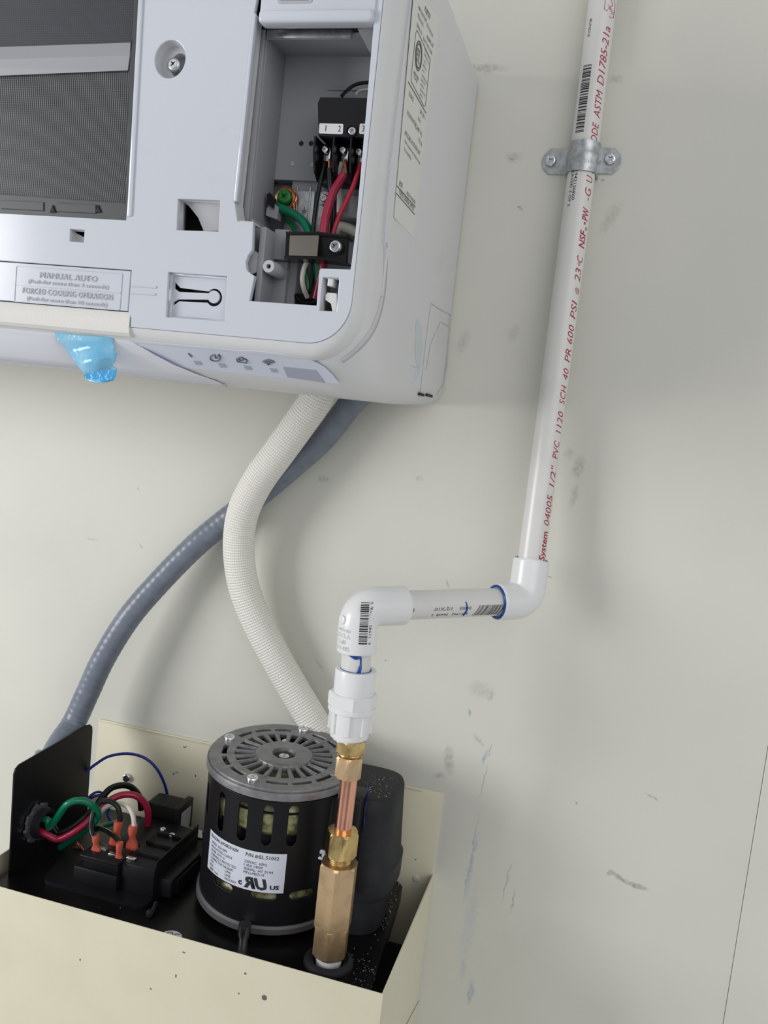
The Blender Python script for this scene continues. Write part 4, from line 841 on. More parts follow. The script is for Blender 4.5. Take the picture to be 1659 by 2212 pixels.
htxt('04005', 1017, 992, 0, .0024); htxt("1/2\"X10'", 976, 937, 0, .0024); htxt('6  11942   06658  2', 1013, 935, -28, .0022); htxt('BU', 894, 887, 0, .0024)
obj('black_printed_text', bm, mt['black_ink'], hpz, None); bm = bmesh.new()
random.seed(5); x = hx(1035); xe = hx(1090)
while x < xe:
    w_ = random.choice((.0003, .0003, .0006, .0009)); g = [[bm.verts.new(hmap(x + dx + k * -.0007, math.radians(3 - k * 8.5))) for k in range(7)] for dx in (0, w_)]
    for k in range(6): bm.faces.new((g[0][k], g[0][k + 1], g[1][k + 1], g[1][k]))
    x += w_ + random.choice((.0003, .0003, .0006, .0008))
obj('black_barcode', bm, mt['black_ink'], hpz, None)
bm = bmesh.new(); xx = hx(1006); tube(bm, spline([hmap(xx - .0006, .35), hmap(xx + .0002, .15), hmap(xx + .0008, -.1), hmap(xx + .0007, -.3), hmap(xx + .0001, -.5), hmap(xx - .0006, -.7)], 6), .0008, 8, rfun=lambda s, i: .0004 + .0006 * min(1, s / .012)); obj('cement_drip', bm, mt['blue_glue'], hpz, 60)['label'] = 'blue cement streak'
# drop pipe, adapter
dn = (low1 - E1).normalized()
col_x = -.1530; col_y = -.140
sp0 = low1 - dn * .008; ad_top = PY(768, 1458, -.140)
bm = bmesh.new(); tube(bm, [sp0, ad_top + Vector((0, 0, -.006))], RP, 48); dpz = obj('drop_pipe', bm, mt['pvc'], pv, 60)
bm = bmesh.new(); cR = lambda p, a, R=RP + .0002: Vector(p) + Vector((math.sin(a), -math.cos(a), 0)) * R
l_ = low1; tube(bm, spline([cR(l_ + Vector((0, 0, -.0002)), -.2), cR(l_ + Vector((0, 0, -.0015)), .25), cR(l_ + Vector((0, 0, -.001)), .55), cR(l_ + Vector((0, 0, -.006)), .62), cR(l_ + Vector((0, 0, -.011)), .55), cR(l_ + Vector((0, 0, -.0155)), .5)], 8), .0009, 8, rfun=lambda s, i: .0007 + .0011 * (.5 + .5 * math.sin(s * 420)) * min(1, s / .008)); obj('cement_drip', bm, mt['blue_glue'], dpz, 60)['label'] = 'blue cement run'
zA0 = ad_top.z; AX = Vector((ad_top.x, ad_top.y, 0))
def zc_(v, x=None): p = PY(765, v, -.153); return p.z
bm = bmesh.new(); az = lambda v: PY(765, v, -.154).z
lathe(bm, Vector((AX.x, AX.y, 0)), (0, 0, 1), [(az(1512), .0145), (az(1460), .0148), (az(1457), .0145), (az(1457), .0112), (az(1470), .0110)], 48, capends=False)
lathe(bm, Vector((AX.x, AX.y, 0)), (0, 0, 1), [(az(1608), .0138), (az(1604), .0143), (az(1545), .0146)], 48, capends=True)
lathe(bm, Vector((AX.x, AX.y, 0)), (0, 0, 1), [(az(1550), .0160), (az(1548), .0172), (az(1538), .0172), (az(1537), .0172)], 48)
lathe(bm, Vector((AX.x, AX.y, 0)), (0, 0, 1), [(az(1538), .0177), (az(1512), .0177), (az(1509), .0168)], 8, angoff=.3)
for k in range(8):
    a = k * PI / 4 + .15; box(bm, -.0016, .0016, -.0160, -.0135, az(1596), az(1550), .0004, 1, Matrix.Translation((AX.x, AX.y, 0)) @ Matrix.Rotation(a, 4, 'Z'))
adp = obj('adapter_fitting', bm, mt['pvc_fit'], pv, 30)
glue_ring(Vector((AX.x, AX.y, az(1457) - .0003)), (0, 0, 1), adp, RP + .0003, .0006)
# thread tape hanging under the adapter
bm = bmesh.new(); n_ = 40
t0 = [Vector((AX.x + .0115 * math.cos(2 * PI * k / n_), AX.y + .0115 * math.sin(2 * PI * k / n_), az(1603))) for k in range(n_)]
t1 = [Vector((AX.x + .0112 * math.cos(2 * PI * k / n_), AX.y + .0112 * math.sin(2 * PI * k / n_), az(1616) + random.uniform(-.0006, .0009))) for k in range(n_)]
a = [bm.verts.new(p) for p in t0]; b_ = [bm.verts.new(p) for p in t1]
for k in range(n_): bm.faces.new((a[k], a[(k + 1) % n_], b_[(k + 1) % n_], b_[k]))
o = obj('thread_tape', bm, mt['pvc_fit'], adp, None); md = o.modifiers.new('t', 'SOLIDIFY'); md.thickness = .0003
# print on elbow 1: barcode down its lower leg
bm = bmesh.new(); zz = PY(795, 1396, -.153).z; zt_ = PY(795, 1303, -.153).z; random.seed(9)
def emap(z, a): t = (E1.z - z) / (E1.z - low1.z); cx_ = E1.x + (low1.x - E1.x) * t; cy_ = E1.y + (low1.y - E1.y) * t; return Vector((cx_, cy_, z)) + Vector((math.sin(a), -math.cos(a), 0)) * (RE + .00015)
while zz < zt_:
    w_ = random.choice((.0004, .0004, .0008, .0011)); g = [[bm.verts.new(emap(zz + dz, math.radians(20 + k * 5))) for k in range(6)] for dz in (0, w_)]
    for k in range(5): bm.faces.new((g[0][k], g[0][k + 1], g[1][k + 1], g[1][k]))
    zz += w_ + random.choice((.0004, .0004, .0008))
obj('black_barcode', bm, mt['black_ink'], el1, None); bm = bmesh.new()
za = PY(795, 1397, -.153).z
merge_mesh(bm, text_fit('6  11942  03862  6', zt_ - za, .0022, bold=.004), lambda c: emap(za + c.x, math.radians(57) - c.y / RE)); merge_mesh(bm, text_fit('047', .005, .0022, bold=.004), lambda c: emap(za + .022 + c.x, math.radians(62) - c.y / RE))
obj('printed_digits', bm, mt['black_ink'], el1, None)
bm = bmesh.new()
for i, s in enumerate(('Lotton', 'IN U.S.A', 'SCH40', '2466-005')):
    z_ = PY(745, 1366 + i * 13.5, -.153).z; merge_mesh(bm, text_fit(s, .0140 if i != 2 else .011, .0031, bold=.003), lambda c, z_=z_: emap(z_ + c.y, math.radians(-62) + c.x / RE))
o = obj('raised_lettering', bm, mt['pvc_fit'], el1, None); md = o.modifiers.new('t', 'SOLIDIFY'); md.thickness = .0006; md.offset = 0
p_ = PY(747, 1338, -.15); bm = bmesh.new(); lathe(bm, E1 + Vector((math.sin(-.62), -math.cos(-.62), 0)) * .0140 + Vector((0, 0, -.0085)), (math.sin(-.62), -math.cos(-.62), 0), [(-.002, .0032), (.0006, .0032), (.0008, .0029)], 24); obj('mould_button', bm, mt['pvc_fit'], el1, 40)
bm = bmesh.new()
for i, s in enumerate(('IN U.S.A.', 'SCH40', '1/2')):
    z_ = PY(1120, 1240 + i * 13, -.05).z; ctr = pipeC(zb0); merge_mesh(bm, text_fit(s, .009, .0022), lambda c, z_=z_: Vector((ctr.x, ctr.y, z_ + c.y)) + Vector((math.sin(-.75 + c.x / RE), -math.cos(-.75 + c.x / RE), 0)) * (RE + .0001))
o = obj('raised_lettering', bm, mt['pvc_fit'], el2, None); md = o.modifiers.new('t', 'SOLIDIFY'); md.thickness = .0005; md.offset = 0

# ---- strap
st = thing('pipe_strap', 'galvanised two-hole strap screwed to the wall over the white pipe', 'pipe strap', (pa.x, 0, pa.z))
ax_ = (pipeC(zst + .01) - pipeC(zst - .01)).normalized()
zt1, zt0 = PY(1261, 301, -.023).z, PY(1258, 368, -.023).z
bm = bmesh.new(); prof = []
RS = RP + .0004; TH = .0012
for k in range(25): a = math.radians(-90 + 180 * k / 24); prof.append((math.sin(a) * RS, -math.cos(a) * RS))
inner = [(-RS, 0)] + []
path = [(-RS, .0114)] + [(-RS, .005)] + prof + [(RS, .005), (RS, .0114)]
for zz0, zz1 in ((zt0, zt1),):
    rowA, rowB = [], []
    nz_ = 8
    grid = []
    for i in range(nz_ + 1):
        z = zz0 + (zz1 - zz0) * i / nz_; bulge = .0010 * math.exp(-((i / nz_ - .5) / .12) ** 2); c = pipeC(z)
        grid.append([[bm.verts.new(c + Vector((x * (1 + (o_ + bulge) / RS), y * (1 + (o_ + bulge) / RS) if y < 0 else y, 0))) for x, y in path] for o_ in (0.0, TH)])
    m_ = len(path)
    for i in range(nz_):
        for k in range(m_ - 1):
            bm.faces.new((grid[i][1][k], grid[i][1][k + 1], grid[i + 1][1][k + 1], grid[i + 1][1][k])); bm.faces.new((grid[i][0][k], grid[i + 1][0][k], grid[i + 1][0][k + 1], grid[i][0][k + 1]))
    for i in (0, nz_):
        for k in range(m_ - 1): bm.faces.new((grid[i][0][k], grid[i][0][k + 1], grid[i][1][k + 1], grid[i][1][k]))
so = obj('saddle', bm, mt['galv'], st, 50)
bm = bmesh.new(); merge_mesh(bm, text_fit('1/2 STR', .014, .0038), lambda c: pipeC(zt0 + .006) + Vector((math.sin(-.45 + c.x / RS), -math.cos(-.45 + c.x / RS), 0)) * (RS + TH + .0002) + Vector((0, 0, c.y))); o = obj('stamped_text', bm, mt['galv'], so, None); md = o.modifiers.new('t', 'SOLIDIFY'); md.thickness = .0004; md.offset = 0
for (ua, ub, vt_, vb_, us, vs2, sg) in ((1174, 1226, 321, 378, 1190, 348, -1), (1286, 1339, 319, 377, 1318, 344, 1)):
    tl, br_ = PY(ua, vt_, -.001), PY(ub, vb_, -.001); hgt = tl.z - br_.z; zc2 = (tl.z + br_.z) / 2
    x_out, x_in = (tl.x, br_.x) if sg < 0 else (br_.x, tl.x)
    pts = [(x_in, zc2 + hgt / 2), (x_out - sg * .006, zc2 + hgt / 2), (x_out - sg * .0015, zc2 + hgt * .28), (x_out, zc2), (x_out - sg * .0015, zc2 - hgt * .28), (x_out - sg * .006, zc2 - hgt / 2), (x_in, zc2 - hgt / 2)]
    bm = bmesh.new(); front_sheet(bm, [pts], -.0014, .0010, .0002); tbo = obj('strap_ear', bm, mt['galv'], st, 30)
    screw_head('strap_screw', tbo, PY(us, vs2, -.0018), (0, -1, 0), .0044, .0026)

# ================================================================== BRASS FITTINGS
BX = Vector((-.1520, -.140, 0))
bz = lambda v: PY(740, v, -.153).z
def hexprof(bm, org, z0, z1, r, ang=0.0, ch=.0016, bot=True, top=True):
    """hexagon with chamfered corners, from an octagonal-ish ring to a circle at the ends"""
    n_ = 48; rings_ = []; ang += 1e-7
    def ring(z, f):
        out = []
        for k in range(n_):
            a = 2 * PI * k / n_; hx_ = r * math.cos(PI / 6) / math.cos(((a - ang) % (PI / 3)) - PI / 6); out.append(bm.verts.new(Vector((org.x + math.cos(a) * min(hx_, f), org.y + math.sin(a) * min(hx_, f), z))))
        return out
    rings_.append(ring(z0, r * (.90 if bot else 1))); rings_.append(ring(z0 + ch, r * 1.0)); rings_.append(ring(z1 - ch, r * 1.0)); rings_.append(ring(z1, r * (.90 if top else 1)))
    # chamfer as a cone: corners drop further
    for a, b_ in zip(rings_, rings_[1:]):
        for k in range(n_): bm.faces.new((a[k], a[(k + 1) % n_], b_[(k + 1) % n_], b_[k]))
    bm.faces.new(rings_[0][::-1]); bm.faces.new(rings_[-1])
cvv = thing('check_valve', 'long hexagonal brass check valve standing in the black rubber grommet', 'valve', (BX.x, BX.y, 1.203))
bm = bmesh.new(); hexprof(bm, BX, bz(2024), bz(1884), .0146, 5 * PI / 24, .0016, False); obj('valve_body', bm, mt['brass_tan'], cvv, 20)
bm = bmesh.new(); hexprof(bm, BX, bz(2092), bz(2022), .0136, 5 * PI / 24, .0016); obj('valve_foot', bm, mt['brass_tan'], cvv, 20)
bm = bmesh.new(); prof = [(bz(1892), .0082)]
for k in range(10): prof += [(bz(1888) + k * .00075, .0084 if k % 2 else .0078)]
lathe(bm, BX, (0, 0, 1), prof, 36); obj('thread', bm, mt['brass'], cvv, 50)
bm = bmesh.new(); lathe(bm, BX, (0, 0, 1), [(1.1995, .0095), (bz(2066), .0100)], 36); o = obj('tape_wrap', bm, mt['pvc_fit'], cvv, 40); o['label'] = 'white thread tape'
cn = obj('compression_nut', (lambda b: (hexprof(b, BX, bz(1868), bz(1812), .0122, 0.0, .0016), b)[1])(bmesh.new()), mt['brass'], cvv, 20)
ct = bmesh.new(); BT = Vector((-.1515, -.1405, 0)); tube(ct, [Vector((BX.x, BX.y, bz(1822))), Vector((BT.x, BT.y, bz(1680)))], .00635, 40); cto = obj('copper_tube', ct, mt['copper'], None, 60)
tag(cto, 'short bright copper tube between the two brass nuts', 'tube')
BU = Vector((-.1528, -.1405, 0)); bu = thing('brass_union', 'small brass compression fitting joining the copper tube to the white adapter', 'fitting', (BU.x, BU.y, bz(1690)))
bm = bmesh.new(); hexprof(bm, BU, bz(1690), bz(1643), .0108, 6 * PI / 24, .0014); obj('compression_nut', bm, mt['brass_tan'], bu, 20)
bm = bmesh.new(); hexprof(bm, BU, bz(1636), bz(1606), .0116, 6 * PI / 24, .0012); obj('union_body', bm, mt['brass'], bu, 20)
bm = bmesh.new(); lathe(bm, BU, (0, 0, 1), [(bz(1645), .0090), (bz(1642), .0095), (bz(1640), .0086), (bz(1638), .0095), (bz(1634), .0090)], 36); obj('thread', bm, mt['brass'], bu, 50)

# ================================================================== SHEET-METAL BOX
ZD = 1.2000; ZR = 1.2109; BXL = -.4424; BXR = -.1023; YF = -.1720
sb = thing('sheet_metal_box', 'cream painted sheet-metal enclosure on the wall holding the pump', 'box', (-.27, 0, 1.0))
bm = bmesh.new(); box(bm, BXL, BXR, YF - .001, YF, .80, ZR, .0004); obj('front_panel', bm, mt['cream'], sb, 30)
bm = bmesh.new()
poly_prism(bm, [Vector((BXR, YF, ZR)), Vector((BXR, -.0015, ZR)), Vector((BXR, -.0015, .80)), Vector((BXR, YF, .80))], (-.001, 0, 0))
sd = obj('side_panel', bm, mt['cream'], sb, None)
bm = bmesh.new(); poly_prism(bm, [Vector((BXL, YF, ZR)), Vector((BXL, -.0015, ZR)), Vector((BXL, -.0015, .80)), Vector((BXL, YF, .80))], (.001, 0, 0)); obj('side_panel', bm, mt['cream'], sb, None)
bm = bmesh.new(); a, b_, c = PX(905, 2158, BXR), PX(878, 2212, BXR), PX(905, 2212, BXR)
tube(bm, [PX(905, 2160, BXR), PX(877, 2214, BXR)], .0003, 6); obj('fold_seam', bm, mt['slot'], sd, None)
bm = bmesh.new(); box(bm, BXL, BXR, -.0012, -.0002, ZD - .30, 1.2856, .0003); box(bm, BXL + .001, BXR - .018, -.0032, -.0010, 1.2840, 1.2858, .0006)
bp_ = obj('back_panel', bm, mt['cream'], sb, 30)
screw_head('wall_screw', bp_, PY(275, 1679, -.0014), (.1, -1, .1), .0042, .0036)
bm = bmesh.new(); p = PY(899, 1898, -.0014); lathe(bm, p + Vector((0, .0002, 0)), (0, -1, 0), [(0, .0030), (.0009, .0030), (.0012, .0024)], 24); obj('plug', bm, mt['pvc'], bp_, 40)
# scratches and pits on the paint
for u, v, ru, rv in ((571, 2155, 6, 6), (380, 2108, 1.5, 4), (397, 2057, 4, 1.2), (530, 2103, 2.5, 2.5), (173, 2073, 1.5, 2.5), (326, 2136, 2.5, 1.5), (516, 2146, 1.5, 2)):
    c = PY(u, v, YF - .001); bm = bmesh.new(); front_sheet(bm, [circ(c.x, c.z, ru * .00033, 10, rv * .00033)], YF - .0012, .0002); obj('paint_chip', bm, mt['grey_ink'], sb, None)
for u, v, ru, rv in ((375, 1672, 3, 2), (382, 1668, 5, 1), (398, 1614, 4, 1.2), (422, 1676, 1.2, 4), (881, 1701, 3, 1.4), (898, 1857, 1.6, 1.6), (402, 1613, 2, 1)):
    c = PY(u, v, -.0014); bm = bmesh.new(); front_sheet(bm, [circ(c.x, c.z, ru * .00036, 10, rv * .00036)], -.0015, .0002); obj('paint_chip', bm, mt['grey_ink'], sb, None)

# ================================================================== PUMP
pm = thing('condensate_pump', 'black condensate pump deck filling the cream box, with upright bracket plate', 'pump', (-.27, -.09, ZD))
bm = bmesh.new(); dpx = round_poly([Vector((-.4320, -.168, ZD)), Vector((-.1135, -.168, ZD)), Vector((-.1270, -.0040, ZD)), Vector((-.4320, -.0040, ZD))], .012, 8); poly_prism(bm, dpx, (0, 0, -.012)); r_ = bmesh.ops.bevel(bm, geom=[e_ for e_ in bm.edges if all(abs(v.co.z - ZD) < 1e-6 for v in e_.verts)], offset=.0015, segments=2, affect='EDGES')
dk = obj('deck', bm, mt['deck'], pm, 35)
bm = bmesh.new(); box(bm, BXL + .0015, BXR - .0015, YF + .001, -.0016, ZD - .10, ZD - .060); obj('reservoir', bm, mt['void'], pm, None)
# upright bracket plate with the conduit knockout
xp = -.4267
A_ = [(-.1478, 1.2005), (-.1478, 1.2800), (-.1440, 1.2870), (-.0430, 1.2960), (-.0380, 1.2950), (-.0362, 1.2900), (-.0362, 1.2005)]
P3 = [PX(20, 1892, xp), PX(31, 1672, xp), PX(34, 1662, xp), PX(42, 1652, xp), PX(188, 1567, xp), PX(195, 1565, xp), PX(199.5, 1570, xp), PX(200, 1580, xp), PX(185, 1800, xp)]
P3[0].z = ZD; P3[-1].z = ZD
bm = bmesh.new(); poly_prism(bm, P3, (-.0012, 0, 0)); br = obj('bracket_plate', bm, mt['motor_black'], pm, 30)
# grommet, standoff
bm = bmesh.new(); lathe(bm, Vector((BX.x, BX.y, ZD - .001)), (0, 0, 1), [(0, .0185), (.0030, .0185), (.0052, .0165), (.0058, .0145), (.0030, .0118), (.0005, .0105)], 48, capends=False); obj('rubber_grommet', bm, mt['rubber'], pm, 50)
so_ = PZ(526, 2034, ZD); bm = bmesh.new(); lathe(bm, Vector((so_.x, so_.y, ZD)), (0, 0, 1), [(0, .0038), (.0055, .0038), (.0055, .0050), (.014, .0050)], 24); obj('standoff', bm, mt['steel'], pm, 40)
# float housing (rounded D beside the motor)
bm = bmesh.new(); nh_ = 48
def hous(cx_, cy_, rx, ry, n_=48, p=3.2):
    out = []
    for k in range(n_):
        a = 2 * PI * k / n_; c_, s_ = math.cos(a), math.sin(a); out.append((cx_ + rx * math.copysign(abs(c_) ** (2 / p), c_), cy_ + ry * math.copysign(abs(s_) ** (2 / p), s_)))
    return out
lay = [(1.2005, -.1585, -.068, .0300, .0330), (1.2270, -.1575, -.067, .0310, .0340), (1.2275, -.1575, -.067, .0322, .0352), (1.2330, -.1560, -.066, .0338, .0365), (1.2500, -.1560, -.065, .0340, .0365), (1.2530, -.1570, -.065, .0328, .0355), (1.2950, -.1590, -.062, .0315, .0360), (1.3040, -.1592, -.061, .0312, .0358), (1.3075, -.1592, -.061, .0298, .0344), (1.3088, -.1592, -.061, .0270, .0315)]
rg = [[bm.verts.new((x, y, z)) for x, y in hous(cx_, cy_, rx, ry)] for z, cx_, cy_, rx, ry in lay]
for a, b_ in zip(rg, rg[1:]):
    for k in range(48): bm.faces.new((a[k], a[(k + 1) % 48], b_[(k + 1) % 48], b_[k]))
bm.faces.new(rg[0][::-1]); bm.faces.new(rg[-1]); fh = obj('float_housing', bm, mt['rubber'], pm, 35); mt['dark_glue'] = mat('dried_blue_cement', lin(10, 25, 90), .4)
bm = bmesh.new(); zt2 = 1.3089; pts = [PY(793, 1700, -.098), PY(795, 1715, -.099), PY(788, 1745, -.099), PY(786, 1775, -.099), PY(785, 1800, -.099)]
tube(bm, spline(pts, 6), .0008, 8, rfun=lambda s, i: .0006 + .0004 * math.sin(s * 500)); o = obj('cement_drip', bm, mt['dark_glue'], fh, 60); o['label'] = 'dark blue cement drip'
# low cap in front of the housing, with slotted ribs near the motor
bm = bmesh.new()
p0 = PY(686, 1720, -.112); p1 = PY(727, 1900, -.112); box(bm, p0.x, p1.x + .012, -.112, -.085, 1.238, PY(700, 1712, -.112).z, .004, 3); nb = obj('junction_cover', bm, mt['motor_black'], pm, 35)
bm = bmesh.new(); q = PY(712, 1740, -.1125); front_sheet(bm, [rrect(q.x - .0035, q.x + .0030, q.z - .022, q.z + .006, .0025)], -.1124, .0006); obj('cover_slot', bm, mt['slot'], nb, None)
screw_head('cover_screw', nb, PY(697, 1844, -.1125), (-.15, -1, .1), .0050, .0040)

# ---- motor
MA = Vector((-.2236, -.0790, 1.2095)); MN = Vector((.0169, -.0565, 1)).normalized(); MR = .0585; MH = .1165
n1 = Vector((0, 1, 0)); m1 = (Vector((1, 0, 0)) - MN * MN.x).normalized(); m2 = MN.cross(m1).normalized()  # m2 ~ +y
def MP(a, h, r): # a from -y (toward viewer) to +x
    return MA + MN * h + (m1 * math.sin(a) - m2 * math.cos(a)) * r
mo = thing('electric_motor', 'round black vented motor with silver rating label and grey metal end cap on top', 'motor', MA)
# shell wall with cut slots: quad grid, slots left out then solidified
def curved_shell(r, h0, h1, slots, nA=720):
    bm = bmesh.new()
    cols = [2 * PI * k / nA for k in range(nA)]
    hs_ = [h0 + (h1 - h0) * k / 200 for k in range(201)]
    vg = [[bm.verts.new(MP(a, h, r)) for a in cols] for h in hs_]
    for i in range(200):
        for k in range(nA):
            a = (cols[k] + PI / nA + PI) % (2 * PI) - PI; h = (hs_[i] + hs_[i + 1]) / 2; hit = False
            for (sa, sh, wa_, wh_) in slots:
                rr_ = min(wa_, wh_); dx = max(0, abs((a - sa + PI) % (2 * PI) - PI) * r - (wa_ - rr_)); dz = max(0, abs(h - sh) - (wh_ - rr_))
                if math.hypot(dx, dz) < rr_: hit = True; break
            if not hit: bm.faces.new((vg[i][k], vg[i][(k + 1) % nA], vg[i + 1][(k + 1) % nA], vg[i + 1][k]))
    bmesh.ops.delete(bm, geom=[v for v in bm.verts if not v.link_faces], context='VERTS')
    return bm
def ang_of(u, v): # angle on the motor shell for a photo point at its column
    best = None
    for k in range(-1100, 1100):
        a = k / 1000 * 1.5
        for h in (MH * .75,):
            p = MP(a, h, MR); d = p - CAMP; uu = CX + FPX * d.dot(right) / d.dot(fwd)
            if math.cos(a + .3) > -.1:
                e_ = abs(uu - u)
                if best is None or e_ < best[0]: best = (e_, a)
    return best[1]
def uv_of(p): d = p - CAMP; return (CX + FPX * d.dot(right) / d.dot(fwd), CY + FPX * d.dot(down) / d.dot(fwd))
def shell_at(u, v, r=MR):
    best = None; a, h = -.3, MH * .5; d_ = ray(u, v).normalized()
    # ray against the tilted cylinder
    oc = CAMP - MA; dd = d_ - MN * d_.dot(MN); oo = oc - MN * oc.dot(MN); A2 = dd.dot(dd); B2 = 2 * dd.dot(oo); C2 = oo.dot(oo) - r * r; D2 = B2 * B2 - 4 * A2 * C2
    if D2 < 0: D2 = 0
    t = (-B2 - math.sqrt(D2)) / (2 * A2); p = CAMP + d_ * t; q = p - MA; return (math.atan2(q.dot(m1), -q.dot(m2)), q.dot(MN))
slots = []
for (u, v0, v1) in ((451, 1690, 1775), (481, 1712, 1800), (527, 1731, 1819), (582, 1740, 1828), (637, 1740, 1828)):
    a, ht = shell_at(u, v0); _, hb = shell_at(u, v1); slots.append((a, (ht + hb) / 2, .0037, abs(ht - hb) / 2))
step = .42
for k in range(2, 11): slots.append((slots[4][0] + k * step, slots[3][1], .0037, .0165)) if slots[4][0] + k * step < 2 * PI + slots[0][0] - .2 else None
for (u, v, hw) in ((481, 1911, .0095), (569, 1935, .0100), (652, 1932, .0100), (710, 1915, .010)):
    a, h = shell_at(u, v); slots.append((a, h, hw, .0032))
bm = curved_shell(MR, .004, MH - .010, slots); sh = obj('motor_shell', bm, mt['motor_black'], mo, 60)
md = sh.modifiers.new('t', 'SOLIDIFY'); md.thickness = .0011; md.offset = -1
bm = bmesh.new(); lathe(bm, MA, MN, [(.006, .010), (.006, .048), (.012, .053), (.024, .053), (.030, .046), (.030, .0455), (.0745, .0455), (.075, .050), (.080, .054), (.094, .0545), (.103, .048), (.103, .012)], 72); wd = obj('winding', bm, mt['winding'], mo, 50); wd['label'] = 'varnished yellow-green winding'
bm = bmesh.new(); lathe(bm, MA, MN, [(.031, .0470), (.0735, .0470)], 72); obj('core', bm, mt['slot'], mo, 50)
bm = bmesh.new(); lathe(bm, MA, MN, [(-.0005, .03), (-.0005, MR + .0022), (.0040, MR + .0022), (.0055, MR + .0005), (.0055, .03)], 96); obj('base_ring', bm, mat('dull_grey_steel', (.13, .13, .135), .5, .5), mo, 40)
# end cap with vents: flat sheet with holes, then rim and hub
def ring_seg(r0, r1, a0, a1, n_=6): return [(r0 * math.cos(a0 + (a1 - a0) * k / n_), r0 * math.sin(a0 + (a1 - a0) * k / n_)) for k in range(n_ + 1)] + [(r1 * math.cos(a1 - (a1 - a0) * k / n_), r1 * math.sin(a1 - (a1 - a0) * k / n_)) for k in range(n_ + 1)]
holes = []; nscr = [math.radians(d) for d in (-105, -5 - 10, 62, 152)]
# screws sit near photo points (487,1593) (659,1571) (557,1673)
scr = [(487, 1594), (659, 1573), (556, 1676)]
def top_at(u, v, h=MH): p = PP(u, v, MA + MN * h, MN) - (MA + MN * h); return (p.dot(m1), p.dot(m2))
sang = [math.atan2(*reversed(top_at(u, v))) for u, v in scr]; sang.append(sum(sang[1:3]) / 2 if False else math.atan2(-math.sin(sang[0]), -math.cos(sang[0])))
k = 0
for i in range(4):
    so2 = sorted(sang); a0 = so2[i]; a1 = so2[(i + 1) % 4]; a1 = a1 + 2 * PI if a1 <= a0 else a1
    g0, g1 = a0 + .17, a1 - .17; nseg = max(2, round((g1 - g0) / .36)); w_ = (g1 - g0) / nseg
    for j in range(nseg): holes.append(ring_seg(.0455, .0495, g0 + j * w_ + .035, g0 + (j + 1) * w_ - .035))
for j in range(24): a = 2 * PI * j / 24; holes.append(ring_seg(.0240, .0392, a + .06, a + .215, 3))
bm = bmesh.new(); merge_mesh(bm, sheet([circ(0, 0, MR + .0005, 96)] + holes + [circ(0, 0, .0090, 32)], .003, .0003), lambda c: MA + MN * (MH - .0018 + c.z) + m1 * c.x + m2 * c.y)
lathe(bm, MA, MN, [(MH - .003, MR - .003), (MH - .0020, MR + .0018), (MH - .0040, MR + .0022), (MH - .0078, MR + .0022), (MH - .0083, MR + .0004), (MH - .0083, MR - .003)], 96, capends=False)
lathe(bm, MA, MN, [(MH - .002, .0235), (MH + .0010, .0225), (MH + .0018, .0205), (MH + .0014, .0096), (MH - .004, .0090)], 64, capends=False)
for j in range(24):
    a = 2 * PI * j / 24 + .012; box(bm, .0225, .0400, -.0009, .0009, 0, .0014, .0004, 1, Matrix((( m1.x, m2.x, MN.x, 0), (m1.y, m2.y, MN.y, 0), (m1.z, m2.z, MN.z, 0), (0, 0, 0, 1))) @ Matrix.Rotation(a, 4, 'Z') if False else Matrix.Translation(MA + MN * (MH - .0006)) @ Matrix(((m1.x, m2.x, MN.x, 0), (m1.y, m2.y, MN.y, 0), (m1.z, m2.z, MN.z, 0), (0, 0, 0, 1))) @ Matrix.Rotation(a, 4, 'Z'))
ec = obj('end_cap', bm, mt['alu'], mo, 30); ec['label'] = 'grey cast metal end cap with radial vents'
bm = bmesh.new(); lathe(bm, MA, MN, [(MH - .02, .0042), (MH - .0008, .0042), (MH - .0004, .0036), (MH - .0012, .0012), (MH - .0025, .0010)], 28); obj('shaft', bm, mt['steel'], mo, 40)
bm = bmesh.new(); lathe(bm, MA, MN, [(.0955, .0045), (.0955, .0565), (.0958, .0565), (.0958, .0045)], 64, capends=False); obj('vent_dark_disc', bm, mt['slot'], mo, 40)  # dark disc added to stop bright wall showing through the vents
for a in sang: screw_head('cap_screw', ec, MA + MN * (MH - .0002) + (m1 * math.cos(a) + m2 * math.sin(a)) * .0505, MN, .0046, .0034)
# rating label wrapped on the shell
la, lht = shell_at(455, 1797); ra, rht = shell_at(621, 1838); _, lhb = shell_at(451, 1880); _, rhb = shell_at(617, 1925)
LW = (ra - la) * MR; LT = (lht + rht) / 2; LH = LT - (lhb + rhb) / 2
def lmap(x, y, o_=.00018): return MP(la + x / MR, LT - y, MR + o_)   # x from the left, y down from the top
out = rrect(0, LW, -LH, 0, .0018)
bm = bmesh.new(); nx_, ny_ = 40, 4
g = [[bm.verts.new(lmap(LW * i / nx_, LH * j / ny_)) for i in range(nx_ + 1)] for j in range(ny_ + 1)]
for j in range(ny_):
    for i in range(nx_): bm.faces.new((g[j][i], g[j][i + 1], g[j + 1][i + 1], g[j + 1][i]))
ml = obj('rating_label', bm, mt['label'], mo, 180); ml['label'] = 'silver rating label'
bm = bmesh.new()
def ltxt(s, x, y, w_, h, bold=0.0, sh_=0):
    me = text_fit(s, w_ * LW, h * LH, bold=bold, shear=sh_); merge_mesh(bm, me, lambda c: lmap(x * LW + c.x, y * LH - c.y, .0003))
ltxt('TRACKING #:PO0RD016204', .03, .145, .44, .085, .012); ltxt('P/N #:EL.51032', .56, .155, .36, .085, .012)
for i, (s, w_) in enumerate((('SPEED: 3350 RPM', .26), ('INSULATION: CLASS B', .34), ('WORK DUTY: S1', .24), ('THERMALLY-PROTECTED', .40), ('CONNECTION DIAGRAM', .36))): ltxt(s, .06, .285 + i * .098, w_, .065)
